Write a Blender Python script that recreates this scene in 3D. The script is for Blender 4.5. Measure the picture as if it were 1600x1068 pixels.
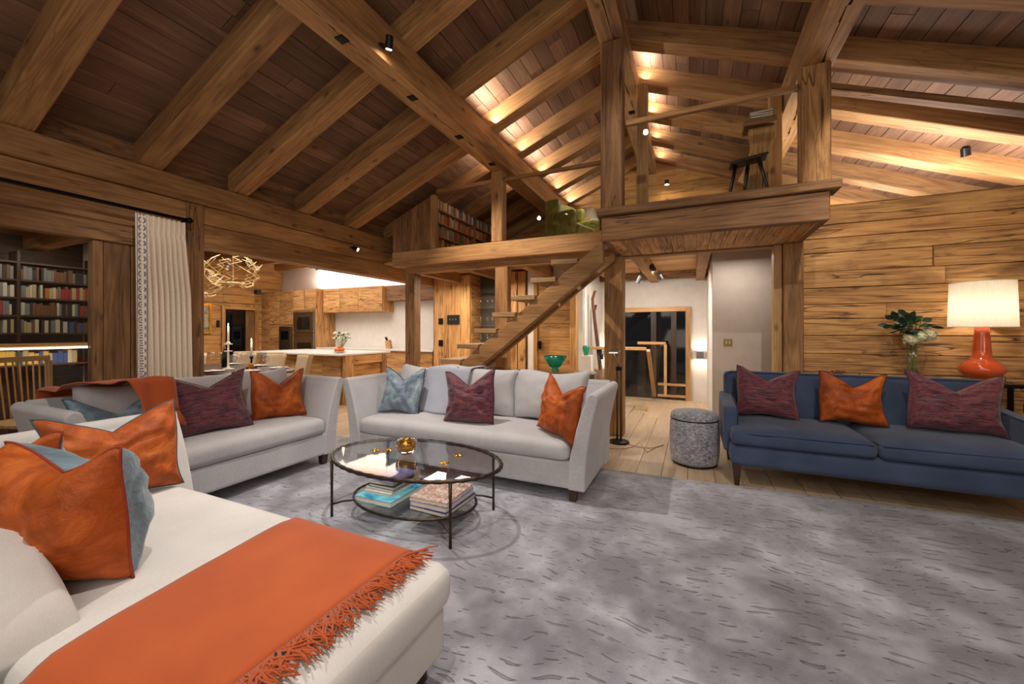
import bpy, bmesh, math, random
from math import sin, cos, pi, radians, sqrt, atan2
from mathutils import Vector, Matrix, Euler
from mathutils import noise as mnoise
random.seed(7)
SC = bpy.context.scene
for o in list(bpy.data.objects): bpy.data.objects.remove(o)

# ------------------------------------------------------------------ camera
cam = bpy.data.cameras.new('camera'); co = bpy.data.objects.new('camera', cam)
SC.collection.objects.link(co); SC.camera = co
cam.sensor_width = 36; cam.lens = 618 / 1600 * 36
cam.shift_y = -(534 - 517) / 1600.0
cam.clip_start = 0.02
co.location = (0, 0, 1.3)
co.rotation_euler = (radians(90), 0, radians(24.5277))

# ------------------------------------------------------------------ world and light
w = bpy.data.worlds.new('night'); SC.world = w; w.use_nodes = True
w.node_tree.nodes['Background'].inputs[0].default_value = (0.9, 0.75, 0.6, 1)
w.node_tree.nodes['Background'].inputs[1].default_value = 0.10  # faint warm ambient fill, not a night sky
SC.view_settings.view_transform = 'Standard'; SC.view_settings.look = 'None'
SC.view_settings.gamma = 1; SC.view_settings.use_curve_mapping = False
SC.view_settings.exposure = 0.42
WARM = (1.0, 0.85, 0.66); NEUT = (1.0, 0.92, 0.83)
def aim(o, tgt):
    d = Vector(tgt) - o.location; o.rotation_euler = d.to_track_quat('-Z', 'Y').to_euler()
def area(loc, tgt, sx, sy, power, col=NEUT, spread=None):
    l = bpy.data.lights.new('area_light', 'AREA'); l.shape = 'RECTANGLE'; l.size = sx; l.size_y = sy
    l.energy = power; l.color = col
    if spread: l.spread = radians(spread)
    o = bpy.data.objects.new('area_light', l); SC.collection.objects.link(o); o.location = loc; aim(o, tgt)
    return o
def spot(loc, tgt, power, ang=50, blend=.5, col=NEUT, r=.03):
    l = bpy.data.lights.new('spot_light', 'SPOT'); l.energy = power; l.color = col
    l.spot_size = radians(ang); l.spot_blend = blend; l.shadow_soft_size = r
    o = bpy.data.objects.new('spot_light', l); SC.collection.objects.link(o); o.location = loc; aim(o, tgt)
    return o
# added soft fill from area lights out of view; the warm ones aim upward
area((0.9, -1.3, 2.7), (-0.6, 3.5, 0.6), 2.6, 1.4, 26)
area((-1.8, -1.2, 2.5), (-3.0, 3.0, 1.2), 2.0, 1.2, 16)
area((-0.2, -1.0, 1.0), (-1.2, 2.0, 4.2), 1.8, 1.0, 9, WARM)
area((2.6, 1.0, 1.4), (1.5, 3.0, 4.2), .8, 1.0, 10, WARM)
# living room spots: first at its fixture, the rest assumed without one
spot((-2.26, 2.53, 3.58), (-1.5, 2.35, 0), 190, 75, .5)
spot((-0.55, 0.4, 4.2), (-1.5, 0.9, 0), 165, 60, .6)
spot((-0.55, 2.6, 4.2), (-1.9, 3.2, .4), 90, 50, .6)
spot((0.75, 1.6, 3.5), (1.4, 4.2, 0.3), 95, 70, .5)
spot((0.75, 0.2, 3.5), (0.5, 2.2, 0.0), 60, 85, .8)
spot((1.2, 3.4, 3.5), (2.1, 5.05, 1.5), 75, 80, .8, WARM)
spot((-2.2, 0.9, 3.5), (-3.3, 1.9, 0.4), 65, 70, .6)
spot((-2.6, 3.2, 3.4), (-2.4, 4.8, 1.7), 190, 80, .7, WARM)
spot((-0.6, 2.6, 4.1), (0.0, 5.0, 2.4), 45, 60, .7, WARM)
spot((-2.7, 1.3, 3.4), (-4.7, 2.1, 1.5), 60, 50, .8)  # added to brighten the curtain
# concealed strips: on the left purlin, the ridge and the wall head on the right
for i_ in range(3, 8):
    yb = 1.21 + .845 * (i_ + .5)
    area((-2.30, yb, 3.95), (-2.12, yb, 4.25), .60, .03, 8, (1, .91, .80))
    if i_ > 3: area((-0.57, yb, 4.54), (-0.45, yb, 4.75), .60, .03, 6, (1, .91, .80))
    if i_ in (4, 5): area((-2.66, yb, 3.78), (-2.75, yb, 4.0), .60, .03, 7, (1, .91, .80))
area((2.3, 5.5, 2.66), (2.2, 5.9, 3.6), 2.8, .12, 34, (1, .93, .87))
area((2.3, 6.9, 2.66), (2.2, 6.9, 3.6), 2.4, .3, 32, (1, .93, .87))  # second area added further back to widen the wall-head glow
area((-1.5, 6.6, 3.6), (-1.6, 6.6, 2.6), .5, .5, 6, WARM)  # not a strip: fill added over the gallery armchairs
# kitchen, dining, hall
area((-7.4, 7.12, 2.44), (-7.4, 7.25, 3.0), 3.0, .08, 50, NEUT)
area((-7.2, 5.6, 2.9), (-7.2, 5.6, 0), 3.5, 1.5, 75, NEUT)
area((-6.4, 3.7, 2.92), (-6.4, 3.7, 0), 2.5, 1.2, 45, NEUT)
area((-3.6, 5.95, 2.2), (-3.6, 5.95, 0), 1.6, .6, 34, WARM)
area((-0.7, 6.6, 2.2), (-0.7, 7.2, 0), 1.0, 1.0, 36, NEUT)
area((0.5, 5.55, 2.2), (0.5, 5.8, 0), .5, .4, 4, NEUT)
area((-5.9, 0.9, 2.25), (-6.2, 0.9, 0), .8, 1.6, 5, WARM)

# ------------------------------------------------------------------ materials
def lin(h):
    r = [int(h[i:i+2], 16) / 255 for i in (0, 2, 4)]
    return tuple((c / 12.92 if c <= .04045 else ((c + .055) / 1.055) ** 2.4) for c in r) + (1,)
class NT:
    def __init__(s, name):
        s.m = bpy.data.materials.new(name); s.m.use_nodes = True; s.t = s.m.node_tree
        s.b = s.t.nodes['Principled BSDF']
    def n(s, typ, **kw):
        x = s.t.nodes.new(typ)
        for k, v in kw.items():
            if k.startswith('i_'):
                k = k[2:]; k = int(k) if k.isdigit() else k.replace('_', ' ')
                if hasattr(v, 'links') or isinstance(v, bpy.types.NodeSocket): s.t.links.new(v, x.inputs[k])
                else: x.inputs[k].default_value = v
            else: setattr(x, k, v)
        return x
    def L(s, a, b): s.t.links.new(a, b)
    def math(s, op, a, b=None, c=None, clamp=False):
        x = s.t.nodes.new('ShaderNodeMath'); x.operation = op; x.use_clamp = clamp
        for i, v in enumerate((a, b, c)):
            if v is None: continue
            if isinstance(v, bpy.types.NodeSocket): s.t.links.new(v, x.inputs[i])
            else: x.inputs[i].default_value = v
        return x.outputs[0]
    def mix(s, f, a, b, mode='MIX'):
        x = s.t.nodes.new('ShaderNodeMix'); x.data_type = 'RGBA'; x.blend_type = mode
        for i, v in ((0, f), (6, a), (7, b)):
            if isinstance(v, bpy.types.NodeSocket): s.t.links.new(v, x.inputs[i])
            else: x.inputs[i].default_value = v
        return x.outputs[2]
    def ramp(s, f, stops):
        x = s.t.nodes.new('ShaderNodeValToRGB'); s.t.links.new(f, x.inputs[0]); e = x.color_ramp.elements
        while len(e) < len(stops): e.new(.5)
        for q, (p, c) in zip(e, stops): q.position = p; q.color = c if len(c) == 4 else tuple(c) + (1,)
        return x.outputs[0]
    def coord(s, rnd=True, scale=(1, 1, 1), kind='Object', rot=(0, 0, 0)):
        tc = s.n('ShaderNodeTexCoord'); v = tc.outputs[kind]
        if rnd:
            oi = s.n('ShaderNodeObjectInfo')
            sc = s.n('ShaderNodeVectorMath', operation='SCALE', i_0=(37., 17.3, 29.1)); s.L(oi.outputs['Random'], sc.inputs['Scale'])
            ad = s.n('ShaderNodeVectorMath', operation='ADD'); s.L(v, ad.inputs[0]); s.L(sc.outputs[0], ad.inputs[1]); v = ad.outputs[0]
        mp = s.n('ShaderNodeMapping'); s.L(v, mp.inputs[0]); mp.inputs['Scale'].default_value = scale; mp.inputs['Rotation'].default_value = rot
        return mp.outputs[0]
    def noise(s, v, scale=5, det=4, rough=.55, dist=0):
        x = s.n('ShaderNodeTexNoise', i_Scale=scale, i_Detail=det, i_Roughness=rough, i_Distortion=dist); s.L(v, x.inputs['Vector'])
        return x.outputs['Fac']
    def bump(s, h, strength=.3, dist=.01):
        x = s.n('ShaderNodeBump', i_Strength=strength, i_Distance=dist); s.L(h, x.inputs['Height']); s.L(x.outputs[0], s.b.inputs['Normal']); return x
def plain(name, col, rough=.5, metal=0, bumpy=0, bscale=40, **kw):
    t = NT(name); t.b.inputs['Base Color'].default_value = lin(col) if isinstance(col, str) else tuple(col) + (1,)
    v = t.coord(); f = t.noise(v, bscale, 3)
    c = t.b.inputs['Base Color'].default_value[:]
    t.L(t.mix(f, tuple(x * .88 for x in c[:3]) + (1,), tuple(min(1, x * 1.1) for x in c[:3]) + (1,)), t.b.inputs['Base Color'])
    t.b.inputs['Roughness'].default_value = rough; t.b.inputs['Metallic'].default_value = metal
    if bumpy: t.bump(f, bumpy, .004)
    for k, val in kw.items(): t.b.inputs[k.replace('_', ' ')].default_value = val
    return t.m
WC = {}
def wood(name, light, mid, dark, axis='X', crack=.6, bump=.35, var=.3, rough=.68, ring=.5, knot=1.0):
    key = (name, axis)
    if key in WC: return WC[key]
    t = NT(name + '_' + axis.lower()); L, M, D = lin(light), lin(mid), lin(dark)
    def sc(a, c): return {'X': (a, c, c), 'Y': (c, a, c), 'Z': (c, c, a)}[axis]
    base = t.coord(True, (1, 1, 1))
    def mp(a, c):
        m = t.n('ShaderNodeMapping'); t.L(base, m.inputs[0]); m.inputs['Scale'].default_value = sc(a, c); return m.outputs[0]
    n1 = t.noise(mp(1.3, 34), 1.6, 6, .65)
    n2 = t.noise(mp(.7, 4.5), 1.1, 4, .6, .6)
    n3 = t.noise(mp(.35, 5), 1.0, 2, .5)
    rg = t.math('SINE', t.math('MULTIPLY', n3, 85.0)); rg = t.math('MULTIPLY', t.math('ADD', rg, 1), .5)
    f = t.math('ADD', t.math('MULTIPLY', n1, .38), t.math('MULTIPLY', n2, .66))
    f = t.math('ADD', f, t.math('MULTIPLY', t.math('SUBTRACT', rg, .5), .09 * ring * 2))
    col = t.ramp(f, [(.32, D), (.52, M), (.76, L)])
    vo = t.n('ShaderNodeTexVoronoi', i_Scale=1.0); t.L(mp(2.2, 4.6), vo.inputs['Vector'])
    kn = t.math('SUBTRACT', 1, t.math('MULTIPLY', vo.outputs['Distance'], 7.0), clamp=True); kn = t.math('MULTIPLY', kn, knot, clamp=True)
    col = t.mix(kn, col, tuple(x * .30 for x in D[:3]) + (1,))
    cn = t.noise(mp(1.1, 60), 1.0, 5, .7); ck = t.math('MULTIPLY', t.math('SUBTRACT', .40, cn), 14, clamp=True)
    ck = t.math('MULTIPLY', ck, crack, clamp=True)
    col = t.mix(ck, col, tuple(x * .28 for x in D[:3]) + (1,))
    wn = t.noise(mp(.75, 6.5), 1.0, 3, .5); mk = t.noise(mp(.9, 3.0), 1.3, 2, .5)
    wl_ = t.math('SUBTRACT', 1, t.math('MULTIPLY', t.math('ABSOLUTE', t.math('SUBTRACT', wn, .5)), 75), clamp=True)
    wl_ = t.math('MULTIPLY', t.math('MULTIPLY', wl_, t.math('MULTIPLY', t.math('SUBTRACT', mk, .45), 9, clamp=True)), min(1, crack * 1.1), clamp=True)
    col = t.mix(wl_, col, tuple(x * .22 for x in D[:3]) + (1,))
    sp = t.noise(mp(3.0, 7.0), 1.6, 5, .65); sp = t.math('MULTIPLY', t.math('MULTIPLY', t.math('SUBTRACT', sp, .53), 5, clamp=True), crack * .55, clamp=True)
    col = t.mix(sp, col, tuple(x * .62 for x in D[:3]) + (1,))
    ck = t.math('MAXIMUM', ck, wl_)
    oi = t.n('ShaderNodeObjectInfo')
    vv = t.math('ADD', t.math('MULTIPLY', oi.outputs['Random'], var), 1 - var * .5)
    hs = t.n('ShaderNodeHueSaturation'); t.L(col, hs.inputs['Color']); t.L(vv, hs.inputs['Value'])
    hs.inputs['Saturation'].default_value = .97
    t.L(hs.outputs[0], t.b.inputs['Base Color']); t.b.inputs['Roughness'].default_value = rough
    h = t.math('SUBTRACT', t.math('MULTIPLY', n1, .6), t.math('MULTIPLY', ck, .8)); h = t.math('SUBTRACT', h, t.math('MULTIPLY', kn, .3))
    t.bump(h, bump, .006)
    WC[key] = t.m; return t.m
def wBeam(a): return wood('beam_timber', 'C0945C', '9C7040', '704A29', a, crack=.35)
def wOld(a): return wood('aged_timber', 'AC7F4E', '845B34', '52341C', a, crack=.8, bump=.6)
def wPlank(a): return wood('reclaimed_plank', 'DBAB69', 'BA874B', '7C5029', a, crack=1.0, bump=.8, var=.30, ring=.7)
def wCeil(a): return wood('ceiling_board', '8C684A', '704F37', '553928', a, crack=.12, bump=.2, var=.5, knot=.7, ring=.3)
def wGold(a): return wood('golden_board', 'D2A258', 'B07E3E', '7C5226', a, crack=.5, bump=.35, var=.25)
def wFloor(a): return wood('pale_oak_board', 'CBB394', 'B99F80', 'A08668', a, crack=.1, bump=.08, var=.22, rough=.42, knot=.35, ring=.4)
def wDark(a): return wood('dark_stained_wood', '5A3B28', '41291B', '24160E', a, crack=.3, bump=.2, rough=.45)
def wHoney(a): return wood('honey_oak', 'D8AC72', 'C09056', '966B3C', a, crack=.2, bump=.15, rough=.5)

def fabric(name, col, dark=None, wscale=900, slub=(60, 900, 60), bump=.25, sheen=.3, rough=.9, amt=.5):
    t = NT(name); c = lin(col); d = lin(dark) if dark else tuple(x * .78 for x in c[:3]) + (1,)
    v = t.coord(True, slub); f = t.noise(v, 1.0, 3, .6)
    v2 = t.coord(True, (1, 1, 1)); f2 = t.noise(v2, 4, 3, .5); f3 = t.noise(v2, 260, 2, .5)
    ff = t.math('ADD', t.math('MULTIPLY', f, amt), t.math('MULTIPLY', f2, 1 - amt))
    t.L(t.ramp(ff, [(.32, d), (.66, c)]), t.b.inputs['Base Color'])
    t.b.inputs['Roughness'].default_value = rough; t.b.inputs['Sheen Weight'].default_value = sheen
    t.bump(t.math('ADD', t.math('MULTIPLY', f3, .7), t.math('MULTIPLY', f, .5)), bump, .002)
    return t.m
def velvet(name, col, lightc, rough=.5):
    t = NT(name); v = t.coord(True); f = t.noise(v, 5.5, 5, .6, 1.2)
    t.L(t.ramp(f, [(.30, tuple(x * .5 for x in lin(col)[:3]) + (1,)), (.52, lin(col)), (.80, lin(lightc))]), t.b.inputs['Base Color'])  # highlights and dark folds of the velvet are painted in as noise colour
    t.b.inputs['Roughness'].default_value = rough; t.b.inputs['Sheen Weight'].default_value = .8
    t.b.inputs['Sheen Roughness'].default_value = .25; t.b.inputs['Sheen Tint'].default_value = lin(lightc)
    g = t.noise(v, 16, 4, .65, .8); g2 = t.noise(v, 350, 2); t.b.inputs['Specular IOR Level'].default_value = .28; t.bump(t.math('ADD', g, t.math('MULTIPLY', g2, .12)), .45, .02)
    return t.m
def streaky(name):
    t = NT(name); v = t.coord(True, (7, 40, 110)); f = t.noise(v, 1.0, 4, .6, .3)
    v2 = t.coord(True, (14, 90, 230)); g = t.noise(v2, 1.0, 2, .6)
    c = t.ramp(f, [(.36, lin('22162A')), (.44, lin('3E1C32')), (.49, lin('6C2A32')), (.54, lin('823835')), (.58, lin('371C36')), (.66, lin('8C5044'))])
    c = t.mix(t.math('MULTIPLY', t.math('SUBTRACT', g, .58), 6, clamp=True), c, lin('6A4A66'))
    t.L(c, t.b.inputs['Base Color']); t.b.inputs['Roughness'].default_value = .7; t.b.inputs['Sheen Weight'].default_value = .25
    t.bump(t.noise(t.coord(True, (1, 1, 1)), 220, 2), .15, .002)
    return t.m
def glass(name, tint=(1, 1, 1), rough=0.0, ior=1.45, thin=True, alpha=.12):
    t = NT(name)
    if thin:
        tr = t.n('ShaderNodeBsdfTransparent'); tr.inputs[0].default_value = tint + (1,)
        gl = t.n('ShaderNodeBsdfGlossy'); gl.inputs['Roughness'].default_value = rough
        fr = t.n('ShaderNodeLayerWeight', i_Blend=.5); mx = t.n('ShaderNodeMixShader')
        f = t.math('ADD', t.math('MULTIPLY', t.math('POWER', fr.outputs['Facing'], 4.0), .8), .03 + alpha * .05, clamp=True)
        t.L(f, mx.inputs[0]); t.L(tr.outputs[0], mx.inputs[1]); t.L(gl.outputs[0], mx.inputs[2])
        t.L(mx.outputs[0], t.t.nodes['Material Output'].inputs[0])
    else:
        t.b.inputs['Base Color'].default_value = tint + (1,); t.b.inputs['Transmission Weight'].default_value = 1
        t.b.inputs['Roughness'].default_value = rough; t.b.inputs['IOR'].default_value = ior
    return t.m
def emit(name, col, s):
    t = NT(name); t.b.inputs['Emission Color'].default_value = tuple(col) + (1,); t.b.inputs['Emission Strength'].default_value = s
    t.b.inputs['Base Color'].default_value = tuple(col) + (1,)
    return t.m
M = {}
M['white_wall'] = plain('white_plaster', 'D8D2CA', .9, bumpy=.05, bscale=8)
M['beige_wall'] = plain('beige_plaster', 'CDBFB2', .9, bumpy=.05, bscale=8)
M['grey_linen'] = fabric('grey_linen', 'C3C1C3', 'ABA9AC')
M['white_linen'] = fabric('chalk_linen', 'D9D6D3', 'C3BFBC')
M['blue_wool'] = fabric('blue_wool', '42516F', '303E58', slub=(300, 300, 300), sheen=.15, amt=.3)
M['blue_pipe'] = plain('blue_piping', '22304C', .8)
M['throw_orange'] = fabric('orange_wool', 'B8541D', 'A64717', slub=(300, 300, 300), sheen=.15, amt=.2)
M['throw_grey'] = fabric('lilac_grey_wool', 'AEB1BE', '989CAC', slub=(200, 200, 200), sheen=.4)
M['velvet_orange'] = velvet('orange_velvet', 'AE521C', 'D67A38')
M['velvet_blue'] = velvet('silver_blue_velvet', '8192A0', 'BCC8CE', .34)
M['velvet_pale'] = velvet('pale_blue_velvet', '7F97A6', 'C5D2D6', .6)
M['maroon'] = streaky('maroon_weave')
M['pipe_dark'] = plain('dark_plum_piping', '3A1626', .7)
M['pipe_rust'] = plain('rust_piping', '8C2E1C', .7)
M['pipe_teal'] = plain('slate_piping', '37505A', .7)
M['metal_dark'] = plain('blackened_steel', '1C1B1B', .45, .8)
M['bronze'] = plain('aged_bronze', '4A4038', .42, .85, bumpy=.4, bscale=60)
M['brass'] = plain('polished_brass', 'D9BE86', .3, 1)
M['gold'] = plain('gold_leaf', 'E0AA3C', .18, 1, bumpy=.3, bscale=80)
M['steel'] = plain('brushed_steel', '8E8E8C', .3, 1)
M['black'] = plain('black_lacquer', '0B0B0C', .35)
M['black_glass'] = plain('black_glass', '0A0C0E', .06)
M['glass'] = glass('clear_pane_glass', (.97, .985, .98))
M['table_glass'] = glass('table_glass', (.97, .985, .98), alpha=1.2)
M['vase_glass'] = glass('blown_glass', (.96, .96, .98), thin=True, alpha=.9)
M['crystal'] = glass('thick_crystal', (.92, .85, .88), 0, 1.5, thin=False)
M['teal_glass'] = plain('teal_glass', '3CC0A0', .12, Transmission_Weight=.8, Alpha=1.0)
M['ceramic_orange'] = plain('orange_ceramic', 'D4582C', .10, Coat_Weight=.6)
M['paper'] = plain('book_paper', 'E6DECF', .8)
M['leather_beige'] = plain('beige_leather', 'B59F82', .6)
M['green_fabric'] = velvet('olive_velvet', '6E6A2E', '9A9448', .6)
M['leaf'] = plain('leaf_green', '3C5634', .55); M['leaf_dark'] = plain('dark_leaf_green', '22382B', .55)
M['petal'] = plain('cream_petal', 'E3DFB8', .7); M['stem'] = plain('stem_green', '5E7A33', .5)
M['orange_fruit'] = plain('orange_peel', 'D9691C', .45)
M['candle'] = plain('candle_wax', 'EFE9DC', .5)
M['flame'] = emit('candle_flame', (1, .75, .35), 30)
M['lampglow'] = emit('lit_lens', (1, .9, .75), 40)
M['dimglow'] = emit('lit_strip', (1, .75, .48), 6)
M['worktop'] = plain('white_stone_worktop', 'DCD8D4', .25)
M['stone'] = plain('dark_stone', '4A4136', .6, bumpy=.5, bscale=12)
M['terracotta'] = plain('woven_basket', 'B08A6C', .8, bumpy=.5, bscale=60)
M['night'] = plain('night_glass', '0E1218', .05)

# shade: linen lit from the bulb inside
t = NT('linen_lampshade'); v = t.coord(False, (60, 60, 3)); f = t.noise(v, 3, 3)
t.L(t.ramp(f, [(.3, lin('C9C2B0')), (.7, lin('E6E0D2'))]), t.b.inputs['Base Color']); t.b.inputs['Roughness'].default_value = .9
tl = t.n('ShaderNodeBsdfTranslucent'); tl.inputs[0].default_value = lin('E3DCCB'); mx = t.n('ShaderNodeMixShader'); mx.inputs[0].default_value = .55
t.L(t.b.outputs[0], mx.inputs[1]); t.L(tl.outputs[0], mx.inputs[2]); t.L(mx.outputs[0], t.t.nodes['Material Output'].inputs[0])
M['shade'] = t.m
# curtain border band
def curtain_mat():
    t = NT('cream_curtain'); f = t.noise(t.coord(False, (400, 400, 60)), 1, 3)
    t.L(t.ramp(f, [(.3, lin('D6C5B0')), (.7, lin('E9DAC8'))]), t.b.inputs['Base Color']); t.b.inputs['Roughness'].default_value = .9
    return t.m
M['curtain'] = curtain_mat()
def trim_mat():
    t = NT('greek_circle_trim'); tc = t.n('ShaderNodeTexCoord'); sp = t.n('ShaderNodeSeparateXYZ'); t.L(tc.outputs['Object'], sp.inputs[0])
    zz = t.math('SUBTRACT', t.math('FRACT', t.math('MULTIPLY', sp.outputs[2], 1 / .072)), .5)
    yy = t.math('MULTIPLY', t.math('SUBTRACT', sp.outputs[1], 0.0), 1 / .072)
    r = t.math('SQRT', t.math('ADD', t.math('MULTIPLY', zz, zz), t.math('MULTIPLY', yy, yy)))
    ring = t.math('LESS_THAN', t.math('ABSOLUTE', t.math('SUBTRACT', r, .33)), .08)
    dot = t.math('LESS_THAN', r, .1)
    edge = t.math('GREATER_THAN', t.math('ABSOLUTE', yy), .46)
    m = t.math('MAXIMUM', t.math('MAXIMUM', ring, dot), edge)
    t.L(t.mix(m, lin('D6CCC4'), lin('6D6270')), t.b.inputs['Base Color']); t.b.inputs['Roughness'].default_value = .9
    return t.m
M['trim'] = trim_mat()
# rug: silver grey pile with carved dashes
def rug_mat():
    t = NT('carved_silver_rug')
    b = t.coord(False, (1, 1, 1))
    wob = t.n('ShaderNodeTexNoise', i_Scale=1.1, i_Detail=2); t.L(b, wob.inputs['Vector'])
    ws0 = t.n('ShaderNodeVectorMath', operation='SCALE', i_Scale=.45); t.L(wob.outputs['Color'], ws0.inputs[0])
    wob2 = t.n('ShaderNodeTexNoise', i_Scale=7.0, i_Detail=1); t.L(b, wob2.inputs['Vector'])
    ws1 = t.n('ShaderNodeVectorMath', operation='SCALE', i_Scale=.06); t.L(wob2.outputs['Color'], ws1.inputs[0])
    ws = t.n('ShaderNodeVectorMath', operation='ADD'); t.L(ws0.outputs[0], ws.inputs[0]); t.L(ws1.outputs[0], ws.inputs[1])
    ad = t.n('ShaderNodeVectorMath', operation='ADD'); t.L(b, ad.inputs[0]); t.L(ws.outputs[0], ad.inputs[1])
    def dashes(sx, sy, th, rot):
        mp = t.n('ShaderNodeMapping'); t.L(ad.outputs[0], mp.inputs[0]); mp.inputs['Scale'].default_value = (sx, sy, 1); mp.inputs['Rotation'].default_value = (0, 0, rot)
        vo = t.n('ShaderNodeTexVoronoi', i_Scale=1.0, i_Randomness=.85); vo.voronoi_dimensions = '2D'; t.L(mp.outputs[0], vo.inputs['Vector'])
        # long thin dash in each cell: distance measured with the along axis squeezed
        sub = t.n('ShaderNodeVectorMath', operation='SUBTRACT'); t.L(mp.outputs[0], sub.inputs[0]); t.L(vo.outputs['Position'], sub.inputs[1])
        mu = t.n('ShaderNodeVectorMath', operation='MULTIPLY', i_1=(1.0, 3.4, 0)); t.L(sub.outputs[0], mu.inputs[0])
        ln = t.n('ShaderNodeVectorMath', operation='LENGTH'); t.L(mu.outputs[0], ln.inputs[0])
        sc_ = t.n('ShaderNodeSeparateColor'); t.L(vo.outputs['Color'], sc_.inputs[0])
        th_ = t.math('MULTIPLY', sc_.outputs[0], th * 1.35)
        return t.math('MULTIPLY', t.math('SUBTRACT', th_, ln.outputs['Value']), 9, clamp=True)
    d1 = dashes(7.0, 14, .31, .10); d2 = dashes(12, 22, .17, -.15)
    d = t.math('MAXIMUM', d1, d2)
    bl = t.noise(b, 2.2, 3, .55, .3); bl2 = t.noise(b, 9, 3, .6); fine = t.noise(b, 160, 2)
    f = t.math('ADD', t.math('MULTIPLY', bl, .8), t.math('MULTIPLY', bl2, .25))
    c = t.ramp(f, [(.42, lin('706F7A')), (.53, lin('8F8F9B')), (.64, lin('B0B1BD'))])
    c = t.mix(t.math('MULTIPLY', d, .55), c, lin('56535C'))
    t.L(c, t.b.inputs['Base Color']); t.b.inputs['Roughness'].default_value = .75; t.b.inputs['Sheen Weight'].default_value = .5
    h = t.math('SUBTRACT', t.math('ADD', t.math('MULTIPLY', fine, .12), t.math('MULTIPLY', bl2, .1)), d)
    t.bump(h, 1.0, .03)
    return t.m
M['rug'] = rug_mat()
def pouf_mat():
    t = NT('mottled_grey_chenille'); b = t.coord(False, (1, 1, 1.6)); f = t.noise(b, 42, 4, .6, .6); g = t.noise(b, 9, 2)
    t.L(t.ramp(t.math('ADD', t.math('MULTIPLY', f, .8), t.math('MULTIPLY', g, .2)), [(.38, lin('5E5E68')), (.5, lin('8D8D97')), (.62, lin('B4B3BB'))]), t.b.inputs['Base Color'])
    t.b.inputs['Roughness'].default_value = .8; t.b.inputs['Sheen Weight'].default_value = .4; t.bump(f, .5, .006); return t.m
M['pouf'] = pouf_mat()
def cover(name, cols, sc=14):
    t = NT(name); f = t.noise(t.coord(True, (1, 1, 1)), sc, 3, .6, 1.5)
    n = len(cols); t.L(t.ramp(f, [(.3 + .4 * i / (n - 1), lin(c)) for i, c in enumerate(cols)]), t.b.inputs['Base Color']); t.b.inputs['Roughness'].default_value = .3
    return t.m
M['cov_blue'] = cover('sea_photo_cover', ['1F6F9C', '3FA7C9', '7CCAD8', '2C8DB5'], 6)
M['cov_photo'] = cover('street_photo_cover', ['6B3A2A', 'D9CFC6', 'B0623F', 'F0E8E0', '7B6A66'], 16)
M['cov_grey'] = cover('grey_cover', ['8F9496', 'C9CCCB', 'B0B2B3'], 5)
M['cov_dark'] = cover('dark_cover', ['1D2430', '2E3846', '1B1E26'], 5)
M['cov_violet'] = cover('violet_cover', ['3A3FA0', '8C90C8', '5157B8'], 9)
M['cov_white'] = cover('white_cover', ['E4E2DC', 'D2CFC8', 'EEEBE4'], 4)
BOOKC = {'red': '8E2F2A', 'orange': 'A8622C', 'yellow': 'C8A24A', 'cream': 'A8966F', 'brown': '6A4328', 'green': '5C7A3C', 'blue': '2F4C8C', 'grey': '6F7072', 'black': '232325', 'white': 'B9B2A2', 'purple': '4B3A6E', 'teal': '2F6E74'}
for k, vv in BOOKC.items(): M['bk_' + k] = plain(k + '_book_cloth', vv, .6)

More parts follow.
